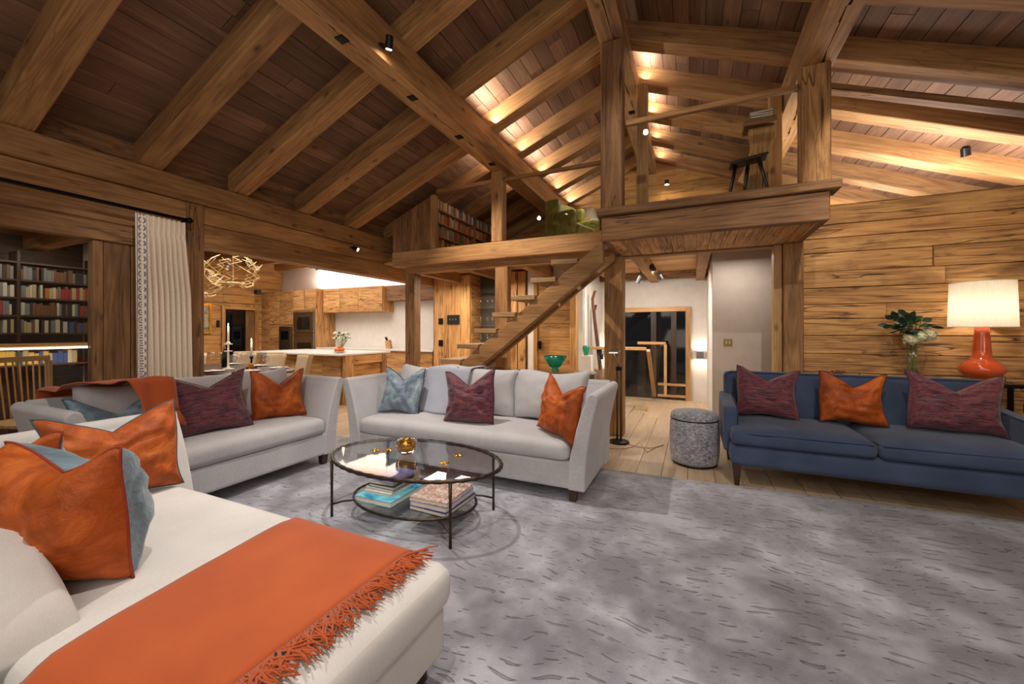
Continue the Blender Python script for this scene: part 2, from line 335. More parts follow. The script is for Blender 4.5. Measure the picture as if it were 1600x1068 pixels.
# ------------------------------------------------------------------ builders
COL = SC.collection
class MB:
    def __init__(s): s.v = []; s.f = []; s.sm = False
    def add(s, vs, fs):
        n = len(s.v); s.v += [tuple(a) for a in vs]; s.f += [tuple(i + n for i in f) for f in fs]; return s
    def box(s, x0, x1, y0, y1, z0, z1, M4=None):
        vs = [(x, y, z) for z in (z0, z1) for y in (y0, y1) for x in (x0, x1)]
        if M4: vs = [M4 @ Vector(a) for a in vs]
        return s.add(vs, [(0, 2, 3, 1), (4, 5, 7, 6), (0, 1, 5, 4), (2, 6, 7, 3), (0, 4, 6, 2), (1, 3, 7, 5)])
    def prism(s, poly, axis, a, b):
        # poly in the plane perpendicular to axis: for 'Y' it is (x,z), 'X' (y,z), 'Z' (x,y)
        def P(p, q): return {'X': (q, p[0], p[1]), 'Y': (p[0], q, p[1]), 'Z': (p[0], p[1], q)}[axis]
        n = len(poly); vs = [P(p, a) for p in poly] + [P(p, b) for p in poly]
        return s.add(vs, [tuple(range(n)), tuple(range(2 * n - 1, n - 1, -1))] + [(i, (i + 1) % n, n + (i + 1) % n, n + i) for i in range(n)])
    def tube(s, pts, r, n=8, closed=False, cap=True):
        pts = [Vector(p) for p in pts]; m = len(pts); rs = r if isinstance(r, (list, tuple)) else [r] * m
        vs = []; up = None
        for i, p in enumerate(pts):
            if closed: d = pts[(i + 1) % m] - pts[i - 1]
            else: d = pts[min(i + 1, m - 1)] - pts[max(i - 1, 0)]
            d = d.normalized() if d.length > 1e-9 else Vector((0, 0, 1))
            if up is None: up = Vector((0, 0, 1)) if abs(d.z) < .9 else Vector((1, 0, 0))
            a = d.cross(up)
            if a.length < 1e-4: a = d.cross(Vector((1, 0, 0)) if abs(d.x) < .9 else Vector((0, 1, 0)))
            a.normalize(); b = a.cross(d).normalized(); up = b
            for k in range(n):
                t = 2 * pi * k / n; vs.append(p + (a * cos(t) + b * sin(t)) * rs[i])
        fs = []
        for i in range(m if closed else m - 1):
            j = (i + 1) % m
            for k in range(n): l = (k + 1) % n; fs.append((i * n + k, i * n + l, j * n + l, j * n + k))
        if cap and not closed: fs += [tuple(range(n - 1, -1, -1)), tuple(range((m - 1) * n, m * n))]
        return s.add(vs, fs)
    def lathe(s, prof, n=24, c=(0, 0, 0), sx=1, sy=1):
        vs = []; fs = []; m = len(prof)
        for r, z in prof:
            for k in range(n): t = 2 * pi * k / n; vs.append((c[0] + r * cos(t) * sx, c[1] + r * sin(t) * sy, c[2] + z))
        for i in range(m - 1):
            for k in range(n): l = (k + 1) % n; fs.append((i * n + k, i * n + l, (i + 1) * n + l, (i + 1) * n + k))
        if prof[0][0] > 1e-5: fs.append(tuple(range(n - 1, -1, -1)))
        if prof[-1][0] > 1e-5: fs.append(tuple(range((m - 1) * n, m * n)))
        return s.add(vs, fs)
    def grid(s, fn, nu, nv):
        vs = [fn(i / nu, j / nv) for j in range(nv + 1) for i in range(nu + 1)]
        return s.add(vs, [(j * (nu + 1) + i, j * (nu + 1) + i + 1, (j + 1) * (nu + 1) + i + 1, (j + 1) * (nu + 1) + i) for j in range(nv) for i in range(nu)])
    def mesh(s, name, mat, bevel=0, seg=1, smooth=False, weld=False, solid=0):
        bm = bmesh.new(); vv = [bm.verts.new(a) for a in s.v]
        for f in s.f:
            try: bm.faces.new([vv[i] for i in f])
            except ValueError: pass
        if weld: bmesh.ops.remove_doubles(bm, verts=bm.verts, dist=1e-4)
        bmesh.ops.recalc_face_normals(bm, faces=bm.faces)
        if bevel:
            ed = [e for e in bm.edges if len(e.link_faces) == 2 and e.calc_face_angle(0) > .5]
            bmesh.ops.bevel(bm, geom=ed, offset=bevel, segments=seg, profile=.5, affect='EDGES', clamp_overlap=True)
        if smooth:
            for f in bm.faces: f.smooth = True
        me = bpy.data.meshes.new(name); bm.to_mesh(me); bm.free(); me.materials.append(mat)
        return me
    def build(s, name, mat, parent=None, bevel=0, seg=1, smooth=False, weld=False, loc=None, rot=None, solid=0):
        o = bpy.data.objects.new(name, s.mesh(name, mat, bevel, seg, smooth, weld)); COL.objects.link(o)
        if parent is not None: o.parent = parent
        if loc: o.location = loc
        if rot: o.rotation_euler = rot
        if solid:
            md = o.modifiers.new('s', 'SOLIDIFY'); md.thickness = solid; md.offset = 0
        return o
def place(me, name, parent, loc, rot=(0, 0, 0)):
    o = bpy.data.objects.new(name, me); COL.objects.link(o); o.parent = parent; o.location = loc; o.rotation_euler = rot; return o
def box(name, mat, parent, x0, x1, y0, y1, z0, z1, bevel=.004, seg=1, smooth=False):
    """box whose origin sits at its centre"""
    c = ((x0 + x1) / 2, (y0 + y1) / 2, (z0 + z1) / 2); a, b, d = (x1 - x0) / 2, (y1 - y0) / 2, (z1 - z0) / 2
    return MB().box(-a, a, -b, b, -d, d).build(name, mat, parent, bevel, seg, smooth, loc=c)
def tag(o, label, cat, group=None, kind=None):
    o['label'] = label; o['category'] = cat
    if group: o['group'] = group
    if kind: o['kind'] = kind
    return o
def thing(name, label, cat, loc=(0, 0, 0), rot=(0, 0, 0), group=None):
    o = bpy.data.objects.new(name, None); COL.objects.link(o); o.location = loc; o.rotation_euler = rot; o.empty_display_size = .1
    return tag(o, label, cat, group)
def setting(name, label, cat='structure'):
    o = bpy.data.objects.new(name, None); COL.objects.link(o); o['label'] = label; o['category'] = cat; o['kind'] = 'structure'; return o
def struct(o, label, cat): o['kind'] = 'structure'; o['label'] = label; o['category'] = cat; return o

XL, SL, XR = -4.87, .402, -.75        # left wall, roof slope, ridge
TH = math.atan(SL)
def RU(x): return 4.55 - SL * abs(x - XR)      # underside of rafters

# ================================================================== SETTING
fl = box('floor', wFloor('Y'), None, -11, 3.8, -1.6, 8.6, -.12, -.03, 0)
struct(fl, 'pale oak plank floor of the living room, kitchen and hall', 'floor')
# floor boards (laid along Y) where the floor shows
fme = [MB().box(-.108, .108, -L / 2, L / 2, -.03, 0).mesh('floor_board', wFloor('Y'), .0025) for L in (1.7, 2.3)]
def board_run(x, y0, y1):
    y = y0 - random.random() * .9
    while y < y1:
        k = random.randrange(2); L = (1.7, 2.3)[k]
        if y + L > y1 + .9: break
        o = place(fme[k], 'floor_board', fl, (0, 0, 0)); o.location = (x - fl.location.x, y + L / 2 - fl.location.y, -fl.location.z)
        y += L + .003
x = -6.5
while x < 3.5:
    board_run(x, .6 if (x > 2.0 or x < -3.9) else 3.0, 6.95 if -1.75 < x < .2 else 8.4); x += .219
# well opening in the floor of the hall is left out of the boards; stair seen through the glass

# --- roof: boards and rafters, one ceiling per slope
def slope(name, sgn, x_end, label):
    ce = setting(name, label, 'ceiling')
    cm = [MB().box(-.078, .078, -L / 2, L / 2, 0, .03).mesh('ceiling_board', wCeil('Y'), .002) for L in (1.3, 1.9, 2.4)]
    ang = -sgn * TH if True else 0
    Ls = abs(x_end - XR) / cos(TH); k = 0; s = .05
    rot = (0, -TH if sgn < 0 else TH, 0)
    h = .2
    while s < Ls + .1:
        y = -1.6 + random.random() * -.8
        xs = XR + sgn * (s * cos(TH)); z = 4.55 - s * sin(TH) + h / cos(TH)
        while y < 8.1:
            q = random.randrange(3); L = (1.3, 1.9, 2.4)[q]; y1 = y + L
            place(cm[q], 'ceiling_board', ce, (xs, y + L / 2, z + random.uniform(0, .003)), rot); y = y1 + .004
        s += .161
    MB().box(0, Ls + .4, -4.9, 4.9, .26, .30).build('light_stop_slab', wOld('X'), ce, loc=(XR, 3.3, 4.55), rot=(0, TH, pi if sgn < 0 else 0))  # unseen backing slab added to stop world light leaking between the boards
    rm = MB().box(0, Ls + .25, -.1, .1, 0, h + .01).mesh('rafter', wBeam('X'), .008)
    for i in range(-3, 9):
        y = 1.21 + .845 * i
        if y > 8: break
        if sgn > 0: place(rm, 'rafter', ce, (XR, y, 4.55), (0, TH, 0))
        else: place(rm, 'rafter', ce, (XR, y, 4.55), (0, TH, pi))
    return ce
def mk_slopes():
    slope('ceiling', -1, XL, 'left slope of the pitched timber ceiling above the curtain and kitchen side')
    slope('ceiling.001', 1, 3.7, 'right slope of the pitched timber ceiling above the blue sofa side')
mk_slopes()

# --- purlins and ridge
def long_beam(name, label, x0, x1, z0, z1, bolts, y1=8.1):
    b = thing(name, label, 'beam', ((x0 + x1) / 2, 3.2, (z0 + z1) / 2))
    xc = (x0 + x1) / 2; zc = (z0 + z1) / 2; wv = (x1 - x0) / 2; hv = (z1 - z0) / 2
    # split by a shrinkage crack along the underside: two halves with a wandering gap
    mb = MB(); N = 60; cr = [(-1.8 + (y1 + 1.8) * i / N - 3.2, .012 * sin(i * .9) + .01 * sin(i * 2.3) + .02) for i in range(N + 1)]
    for i in range(N):
        ya, ca = cr[i]; yb, cb = cr[i + 1]; g = .004
        mb.add([(-wv, ya, -hv), (ca - g, ya, -hv), (ca - g, yb := yb, -hv), (-wv, yb, -hv)], [(0, 1, 2, 3)])
        mb.add([(ca + g, ya, -hv), (wv, ya, -hv), (wv, yb, -hv), (cb + g, yb, -hv)], [(0, 1, 2, 3)])
        mb.add([(ca - g, ya, -hv), (ca, ya, -hv + .03), (cb, yb, -hv + .03), (ca - g, yb, -hv)], [(0, 1, 2, 3)])
        mb.add([(ca, ya, -hv + .03), (ca + g, ya, -hv), (cb + g, yb, -hv), (cb, yb, -hv + .03)], [(0, 1, 2, 3)])
    a, c = -1.8 - 3.2, y1 - 3.2
    mb.add([(-wv, a, -hv), (-wv, a, hv), (-wv, c, hv), (-wv, c, -hv)], [(0, 1, 2, 3)])
    mb.add([(wv, a, -hv), (wv, a, hv), (wv, c, hv), (wv, c, -hv)], [(0, 1, 2, 3)])
    mb.add([(-wv, a, hv), (wv, a, hv), (wv, c, hv), (-wv, c, hv)], [(0, 1, 2, 3)])
    mb.add([(-wv, a, -hv), (wv, a, -hv), (wv, a, hv), (-wv, a, hv)], [(0, 1, 2, 3)])
    mb.add([(-wv, c, -hv), (wv, c, -hv), (wv, c, hv), (-wv, c, hv)], [(0, 1, 2, 3)])
    mb.build('beam_body', wBeam('Y'), b)
    for y in bolts: box('bolt_plate', M['metal_dark'], b, -.04, .04, y - 3.2 - .04, y - 3.2 + .04, -hv - .008, -hv + .004, .002)
    return b
long_beam('purlin', 'long cracked timber beam with black bolt plates crossing above the coffee table', -2.61, -2.35, 3.57, 3.90, (2.25, 3.10, 3.95, 4.78))
long_beam('purlin', 'timber beam above the blue sofa, carried by the right post of the gallery', .86, 1.09, 3.57, 3.90, (3.35, 1.6))
long_beam('ridge_beam', 'ridge beam running along the peak of the roof', -.88, -.63, 4.29, 4.54, (5.6, 6.6))

# --- left wall
wl = box('wall_left', wOld('Y'), None, XL - .2, XL - .02, -1.6, 8.2, 2.22, 3.2, 0)
struct(wl, 'timber wall with the curtain and the opening to the dining room', 'wall')
def wl_part(name, mat, x0, x1, y0, y1, z0, z1, b=.008):
    o = box(name, mat, wl, x0, x1, y0, y1, z0, z1, b); o.location -= wl.location; return o
wl_part('wall_plate', wBeam('Y'), XL - .06, XL + .06, -1.6, 8.0, 2.665, 2.90)
wl_part('plank', wBeam('Y'), XL - .06, XL + .03, -1.6, 8.0, 2.465, 2.66)
wl_part('plank', wBeam('Y'), XL - .06, XL + .03, 2.52, 8.0, 2.216, 2.460)
wl_part('plank', wOld('Y'), XL - .1, XL + .0, -1.6, 2.52, 2.30, 2.460)
wl_part('plank', wOld('Y'), XL - .1, XL + .0, -1.6, 2.52, 2.12, 2.295)
for i, (a, b_) in enumerate([(1.74, 1.93), (1.935, 2.14), (2.145, 2.36)]):
    wl_part('plank', wOld('Z'), XL - .12, XL - .02, a, b_, 0, 2.12)
pc = box('post', wOld('Z'), None, XL - .09, XL + .05, 2.36, 2.52, 0, 2.66, .008)
tag(pc, 'timber post just right of the cream curtain', 'post')
# window to the library
wn = setting('window_1', 'tall glass pane on the left looking into a library', 'window')
box('window_frame', wOld('Z'), wn, XL - .12, XL - .02, 1.665, 1.735, 0, 2.12)
box('pane', M['glass'], wn, XL - .075, XL - .065, -1.5, 1.665, .06, 2.12, 0)
box('window_frame', wOld('Y'), wn, XL - .12, XL - .02, -1.6, 1.665, 0, .06)

# --- plank wall on the right
wr = box('wall_far', wOld('X'), None, 1.06, 3.7, 5.09, 5.2, 0, 2.60, 0)
struct(wr, 'wall of reclaimed horizontal planks behind the blue sofa', 'wall')
z = 0; r = random.Random(3)
while z < 2.6:
    h = min(r.choice([.115, .135, .15, .17, .19]), 2.61 - z)
    if h < .05: break
    cuts = sorted([1.055] + ([r.uniform(1.5, 3.2)] if r.random() < .55 else []) + [3.7])
    for a, b_ in zip(cuts, cuts[1:]):
        o = box('plank', wPlank('X'), wr, a + .0015, b_ - .0015, 5.055 + r.uniform(-.008, .008), 5.10, z + .003, z + h - .002, .005); o.location -= wr.location
    z += h
wr2 = box('wall_right', M['beige_wall'], None, 3.7, 3.8, -1.6, 8.2, 0, 3.6, 0); struct(wr2, 'side wall at the far right end of the room', 'wall')
# --- gable behind the gallery
wg = MB().prism([(-4.9, 2.3), (3.6, 2.3), (3.6, 3.2), (-.75, 4.95), (-4.9, 3.2)], 'Y', 8.05, 8.15).build('wall_gable', wOld('X')); struct(wg, 'gable wall of golden boards behind the gallery', 'wall')
z = 2.45
while z < 4.75:
    hw = (4.75 - z) / SL
    box('plank', wGold('X'), wg, max(-4.8, XR - hw), min(3.6, XR + hw), 8.0, 8.06, z, z + .176, .004); z += .18

# --- hall walls
hw = box('wall_hall_far', M['white_wall'], None, -1.8, .4, 8.34, 8.44, -1.2, 2.5, 0); struct(hw, 'white wall with the dark stair window at the end of the hall', 'wall')
hs = box('wall_hall_left', M['white_wall'], None, -1.86, -1.72, 6.76, 8.34, -1.2, 2.45, 0); struct(hs, 'white side wall behind the leaning skis', 'wall')
hr = box('wall_hall_right', M['white_wall'], None, .245, .36, 6.12, 8.34, -1.2, 2.45, 0); struct(hr, 'white return wall right of the hall', 'wall')
hb = box('wall_hall_near', M['beige_wall'], None, .245, 1.3, 6.0, 6.12, 0, 2.45, 0); struct(hb, 'pale wall with the brass light switch', 'wall')
# window in the far wall
w2 = setting('window_2', 'dark stair window in a wood frame at the end of the hall', 'window')
for (a, b_, c, d) in [(-1.52, -1.43, -.35, 1.77), (-.12, -.03, -.35, 1.77)]: box('window_frame', wHoney('Z'), w2, a, b_, 8.24, 8.335, c, d)
box('window_frame', wHoney('X'), w2, -1.43, -.12, 8.24, 8.335, 1.68, 1.77)
box('pane', M['night'], w2, -1.43, -.12, 8.30, 8.32, -.35, 1.68, 0)
for x in (-.75, -.38): box('mullion', wDark('Z'), w2, x, x + .1, 8.26, 8.298, -.35, 1.68)
for z in (-.2, .02, .24): box('stair_tread', wHoney('X'), w2, -.62, -.12, 8.24, 8.298, z, z + .045)
# wall under the gallery: door, thermostat panel, niche
wu = box('wall_under_gallery', M['white_wall'], None, -2.75, -1.72, 6.72, 6.8, 0, 2.45, 0); struct(wu, 'white wall around the plank door under the stair', 'wall')
d1 = setting('door_1', 'plank door behind the stair, left of the skis', 'door')
for i in range(9): box('plank', wGold('X'), d1, -2.53, -1.93, 6.66, 6.70, .02 + .235 * i, .25 + .235 * i, .004)
for (a, b_) in ((-2.6, -2.53), (-1.93, -1.82)): box('door_frame', wGold('Z'), d1, a, b_, 6.63, 6.715, 0, 2.20)
box('door_frame', wGold('X'), d1, -2.6, -1.82, 6.63, 6.715, 2.14, 2.22)
box('door_handle', M['metal_dark'], d1, -2.50, -2.46, 6.60, 6.66, .98, 1.12, .004)
wp = box('wall_panel', wOld('Z'), None, -4.8, -3.96, 6.74, 6.9, 0, 2.45, 0); struct(wp, 'wood panelled wall with the black thermostat beside the kitchen', 'wall')
for i in range(4):
    o = box('plank', wPlank('Z'), wp, -4.8 + .21 * i, -4.595 + .21 * i, 6.69, 6.745, 0, 2.40, .004); o.location -= wp.location
o = box('plank', wPlank('Y'), wp, -4.0, -3.95, 6.745, 7.4, 0, 2.4, .004); o.location -= wp.location
wq = box('wall_panel_side', wOld('Z'), None, -4.84, -4.80, 6.72, 7.4, 0, 2.5, 0); struct(wq, 'edge of the panelled wall facing the kitchen', 'wall')
wb = box('wall_niche', M['stone'], None, -3.96, -2.75, 7.1, 7.2, 0, 2.45, 0); struct(wb, 'dark stone back of the glass niche', 'wall')
for a, b_ in ((-3.1, -2.95), (-2.93, -2.78)): box('trim_1', wPlank('Z'), None, a, b_, 6.68, 7.1, 0, 2.4)
for i, o in enumerate([o for o in bpy.data.objects if o.name.startswith('trim_1')]): struct(o, 'vertical board between the glass niche and the plank door', 'trim'); o['group'] = 'boards beside the niche'
wbk = box('wall_kitchen', M['white_wall'], None, -11, -4.84, 7.4, 7.5, 0, 3.4, 0); struct(wbk, 'white back wall of the kitchen above the cabinets', 'wall')
wdl = box('wall_dining', wGold('Y'), None, -10.6, -10.46, 2.45, 7.4, 0, 3.4, 0); struct(wdl, 'wood panelled wall with picture and dark doorway in the dining room', 'wall')
z = 0
while z < 3.3:
    for (a, b_) in ((2.5, 5.86), (5.86, 6.62), (6.62, 7.38)):
        if b_ == 6.62 and z < 1.8: continue
        o = box('plank', wGold('Y'), wdl, -10.46, -10.42, a, b_ - .002, z, z + .196, .004); o.location -= wdl.location
    z += .2
d2 = setting('door_2', 'dark open doorway in the dining room wall', 'door')
box('door_leaf', M['black_glass'], d2, -10.455, -10.44, 5.88, 6.40, 0, 1.84, 0); box('door_leaf', wOld('Z'), d2, -10.455, -10.43, 6.40, 6.60, 0, 1.84)  # black sheet stands in for the darkness of the open doorway
for a, b_ in ((5.80, 5.88), (6.6, 6.68)): box('door_frame', wGold('Z'), d2, -10.44, -10.36, a, b_, 0, 1.92)
box('door_frame', wGold('Y'), d2, -10.44, -10.36, 5.88, 6.6, 1.84, 1.92)
kc = box('ceiling_dining', wGold('X'), None, -10.6, XL - .2, 2.45, 7.5, 3.15, 3.25, 0); struct(kc, 'board ceiling of the dining room', 'ceiling')
for i in range(6):
    o = box('joist', wBeam('X'), kc, -10.5, XL - .2, 2.9 + .85 * i, 3.06 + .85 * i, 2.95, 3.15); o.location -= kc.location
# library room
wk = box('wall_library', M['white_wall'], None, -7.3, XL - .14, 2.36, 2.44, 0, 3.2, 0); struct(wk, 'wall between the library and the dining room', 'wall')
wk2 = box('wall_library_back', wDark('Y'), None, -7.3, -7.2, -1.6, 2.36, 0, 3.2, 0); struct(wk2, 'dark back wall of the library', 'wall')
kl = box('ceiling_library', wBeam('Y'), None, -7.3, XL - .2, -1.6, 2.4, 2.42, 2.5, 0); struct(kl, 'low beamed ceiling of the library', 'ceiling')
for y in (.35, 1.1, 1.85):
    o = box('joist', wBeam('X'), kl, -7.2, XL - .2, y, y + .14, 2.26, 2.42); o.location -= kl.location
# ceiling of hall / underside of gallery
ch = box('ceiling_hall', wBeam('X'), None, -4.8, 3.6, 5.3, 8.34, 2.47, 2.55, 0); struct(ch, 'board ceiling under the gallery', 'ceiling')
for i in range(15):
    o = box('ceiling_board', wHoney('X'), ch, -4.8, 3.5, 5.25 + .2 * i, 5.447 + .2 * i, 2.44, 2.47, .003); o.location -= ch.location
for x in (-4.3, -3.35, -2.4, -1.45, -.75, .06):
    o = box('joist', wBeam('Y'), ch, x, x + .14, 5.25, 8.3, 2.26, 2.44); o.location -= ch.location
bb = box('baseboard_hall', M['white_wall'], None, .25, 1.3, 5.975, 6.0, 0, .1); struct(bb, 'white skirting below the light switch', 'baseboard')

# ================================================================== GALLERY
g = thing('gallery', 'timber gallery with projecting balcony box above the stair and hall', 'gallery', (-1.7, 5.2, 2.2))
gx, gy, gz = g.location
def gp(name, mat, x0, x1, y0, y1, z0, z1, b=.008):
    o = box(name, mat, g, x0 - gx, x1 - gx, y0 - gy, y1 - gy, z0 - gz, z1 - gz, b); return o
gp('front_beam', wBeam('X'), -4.41, -.86, 5.0, 5.16, 2.33, 2.565)
gp('lower_beam', wBeam('X'), -4.28, 1.05, 5.16, 5.30, 2.23, 2.45)
for i in range(18): gp('floor_board', wBeam('Y'), -4.4 + .2 * i, -4.203 + .2 * i, 5.16, 8.0, 2.55, 2.572, .003)
for i in range(9): gp('floor_board', wBeam('Y'), -.8 + .2 * i, -.603 + .2 * i, 4.2, 8.0, 2.53, 2.552, .003)
gp('fascia', wOld('X'), -.86, 1.05, 4.11, 4.19, 2.23, 2.475, .01)
gp('cap_board', wOld('X'), -.90, 1.12, 4.07, 4.30, 2.48, 2.56, .008)
gp('fascia', wOld('Y'), .99, 1.05, 4.192, 5.05, 2.23, 2.475, .01)
gp('fascia', wOld('Y'), -.86, -.80, 4.192, 5.0, 2.23, 2.475, .01)
x = -.80
while x < .98: gp('soffit_board', wPlank('Y'), x, x + .118, 4.19, 5.05, 2.232, 2.262, .003); x += .12
for (a, b_) in ((-4.41, -4.225), (-4.223, -4.04), (-4.038, -3.85), (-3.848, -3.66)):
    zt = RU((a + b_) / 2)
    mb = MB().prism([(a - gx, 2.565 - gz), (b_ - gx, 2.565 - gz), (b_ - gx, RU(b_) - gz), (a - gx, RU(a) - gz)], 'Y', 5.02 - gy, 5.07 - gy)
    mb.build('side_panel_board', wOld('Z'), g, .004)
gp('handrail', wBeam('X'), -3.58, -2.62, 5.03, 5.08, 3.42, 3.47)
gp('handrail', wBeam('X'), -2.44, -.80, 5.03, 5.08, 3.42, 3.47)
gp('handrail', wBeam('X'), -.63, .85, 4.2, 4.25, 3.42, 3.475)
gp('balustrade_glass', M['glass'], -3.58, -2.62, 5.05, 5.06, 2.57, 3.42, 0)
gp('balustrade_glass', M['glass'], -2.44, -.88, 5.05, 5.06, 2.57, 3.42, 0)
gp('balustrade_glass', M['glass'], -.63, .85, 4.22, 4.23, 2.57, 3.42, 0)
def post(label, x0, x1, y0, y1, z0, z1, mat=None):
    o = box('post', mat or wBeam('Z'), None, x0, x1, y0, y1, z0, z1, .01); return tag(o, label, 'post')
post('gallery post beside the upper bookcase, left end of the glass balustrade', -3.66, -3.58, 4.99, 5.09, 2.566, RU(-3.6) - .02)
post('square gallery post carrying the long cracked beam', -2.61, -2.44, 5.0, 5.16, 2.566, 3.57)
post('tall dark central post standing on the gallery under the ridge', -.87, -.65, 4.12, 4.30, 2.561, 4.29, wOld('Z'))
post('rear post directly behind the central ridge post', -.62, -.50, 5.0, 5.2, 2.573, 4.3, wBeam('Z'))
post('weathered post on the right end of the balcony box', .855, 1.06, 4.12, 4.30, 2.561, 3.57, wPlank('Z'))
post('left post under the gallery next to the kitchen island', -4.28, -4.10, 5.16, 5.34, 0, 2.23, wOld('Z'))
post('post rising behind the stair treads', -2.63, -2.43, 5.16, 5.30, 0, 2.23)
post('thick post behind the slim reading lamp', -1.01, -.78, 5.01, 5.2, 0, 2.23)
post('smooth post where the plank wall meets the hall', .88, 1.055, 5.0, 5.2, 0, 2.23)
box('trim_2', wHoney('Z'), None, .80, .875, 5.06, 5.2, 0, 2.23); struct(bpy.data.objects['trim_2'], 'light wood jamb beside the right hall post', 'trim')
# diagonal truss members behind the balcony
o = MB().box(0, 1.5, -.06, .06, -.06, .06).build('brace', wBeam('X'), loc=(.55, 5.6, 3.1), rot=(0, radians(-62), 0)); tag(o, 'diagonal brace rising behind the black stool', 'beam')
o = box('post', wHoney('Z'), None, .74, .85, 4.9, 5.05, 2.56, 3.82, .008); tag(o, 'slim honey coloured post between stool and right balcony post', 'post')
# trusses at wall head
o = MB().box(0, 2.8, -.05, .05, -.03, .03).build('wall_head_beam', wOld('X'), loc=(1.05, 4.75, 3.70), rot=(0, TH * .98, 0)); tag(o, 'dark sloping timber above the plank wall', 'beam')

# ================================================================== STAIR
st = thing('staircase', 'open timber staircase with thick stringer rising to the gallery', 'staircase', (-2.4, 4.6, 0))
sx, sy, sz = st.location
sl = .776
def zl(x): return .81 + .776 * (x + 2.415)        # lower edge of stringer
mb = MB(); x0, x1 = -3.2, -.86
mb.prism([(x0 - sx, max(0, zl(x0)) - sz), (x1 - sx, zl(x1)), (x1 - sx, zl(x1) + .25), (x0 - sx, zl(x0) + .25), ], 'Y', 4.2 - sy, 4.30 - sy); mb.build('stringer', wBeam('X'), st, .008)
mb = MB().prism([(x0 - sx, max(0, zl(x0)) + .14), (x1 - sx, zl(x1) + .14), (x1 - sx, zl(x1) + .26), (x0 - sx, zl(x0) + .26)], 'Y', 4.90 - sy, 4.98 - sy); mb.build('stringer', wBeam('X'), st, .008)
for i in range(1, 12):
    zt = .19 * i; xa = -2.90 + .245 * (i - 5)
    o = box('tread', wood('tread_oak', 'B8946A', '9A7750', '7A5A3A', 'X', crack=.3), st, xa - sx, xa + .30 - sx, 4.17 - sy, 4.99 - sy, zt - .055, zt, .006)  # paler than the stringer: lit tread edges put into the colour
    if zt > .3: box('riser_block', wHoney('Z'), st, xa + .2 - sx, xa + .27 - sx, 4.86 - sy, 4.97 - sy, zt - .13, zt - .056, .004)  # pale wood imitates the lit stepped faces of the far stringer

# ================================================================== SOFT FURNITURE
def pillow(w_, h_, t_, name, mat, parent, pipe=None, chop=.0, ear=.06, seed=0, n=18, puff=.5, loc=None, rot=None, wr=.006, back=None):
    """plump cushion: x width, z height from 0, y thickness, facing -Y"""
    rr = random.Random(seed)
    def outline(u, v):
        pin = 1 - ear * (1 - abs(v) ** 2.2) - 0.0; pinv = 1 - ear * (1 - abs(u) ** 2.2)
        x = w_ / 2 * u * pin; zz = h_ / 2 * v * pinv
        if chop: zz -= chop * (max(0, 1 - abs(u) / .85) ** 1.25) * max(0, (v + .6) / 1.6) ** 1.6
        x += .012 * sin(seed + 3 * v); zz += .008 * sin(seed * 2 + 4 * u)
        return x, zz + h_ / 2
    def P(u, v, s):
        x, zz = outline(u, v); k = max(0, (1 - abs(u) ** 2.6) * (1 - abs(v) ** 2.6)) ** puff
        t = t_ / 2 * k * (1 - .5 * chop / max(h_, .1) * math.exp(-(u / .22) ** 2) * (v + 1))
        nz = (mnoise.noise(Vector((u * 3.3 + seed * 7, v * 3.3, s * 2 + seed))) * 2.2 + mnoise.noise(Vector((u * 8 + seed * 3, v * 5, s * 2))) * 1.1) * wr * k
        cr = wr * sin(14 * (abs(u) - abs(v)) + seed) * (abs(u * v)) * k
        return (x, s * (t + nz + cr), zz)
    a = MB()
    f = lambda s: (lambda i, j: P(-cos(pi * i) if False else (2 * i - 1), 2 * j - 1, s))
    def remap(q): q = 2 * q - 1; return math.copysign(abs(q) ** .75, q)
    a.grid(lambda i, j: P(remap(i), remap(j), -1), n, n)
    o = a
    if back is None: a.grid(lambda i, j: P(remap(i), remap(j), 1), n, n)
    ob = a.build(name, mat, parent, smooth=True, weld=True, loc=loc, rot=rot)
    if back is not None:
        b = MB(); b.grid(lambda i, j: P(remap(i), remap(j), 1), n, n); b.build('back_cover', back, parent, smooth=True, weld=True, loc=loc, rot=rot)
    if pipe is not None:
        pts = []
        for k in range(24): pts.append(outline(-1 + 2 * k / 24, -1))
        for k in range(24): pts.append(outline(1, -1 + 2 * k / 24))
        for k in range(24): pts.append(outline(1 - 2 * k / 24, 1))
        for k in range(24): pts.append(outline(-1, 1 - 2 * k / 24))
        MB().tube([(x, 0, zz) for x, zz in pts], .0045, 6, closed=True).build('piping', pipe, ob, smooth=True)
    return ob
def cushion(label, loc, rz, w_, h_, mat, pipe, seed, lean=-.22, roll=0, t_=.20, chop=.115, back=None, group=None, ear=.10):
    e = Euler((lean, roll, rz), 'XYZ')
    q = (Matrix.Rotation(rz, 3, 'Z') @ Matrix.Rotation(lean, 3, 'X') @ Matrix.Rotation(roll, 3, 'Y')).to_euler()
    r = thing('scatter_cushion', label, 'cushion', loc, q, group)
    pillow(w_, h_, t_, 'cover', mat, r, pipe, chop=chop, seed=seed, back=back, ear=ear, wr=.013, n=26)
    return r
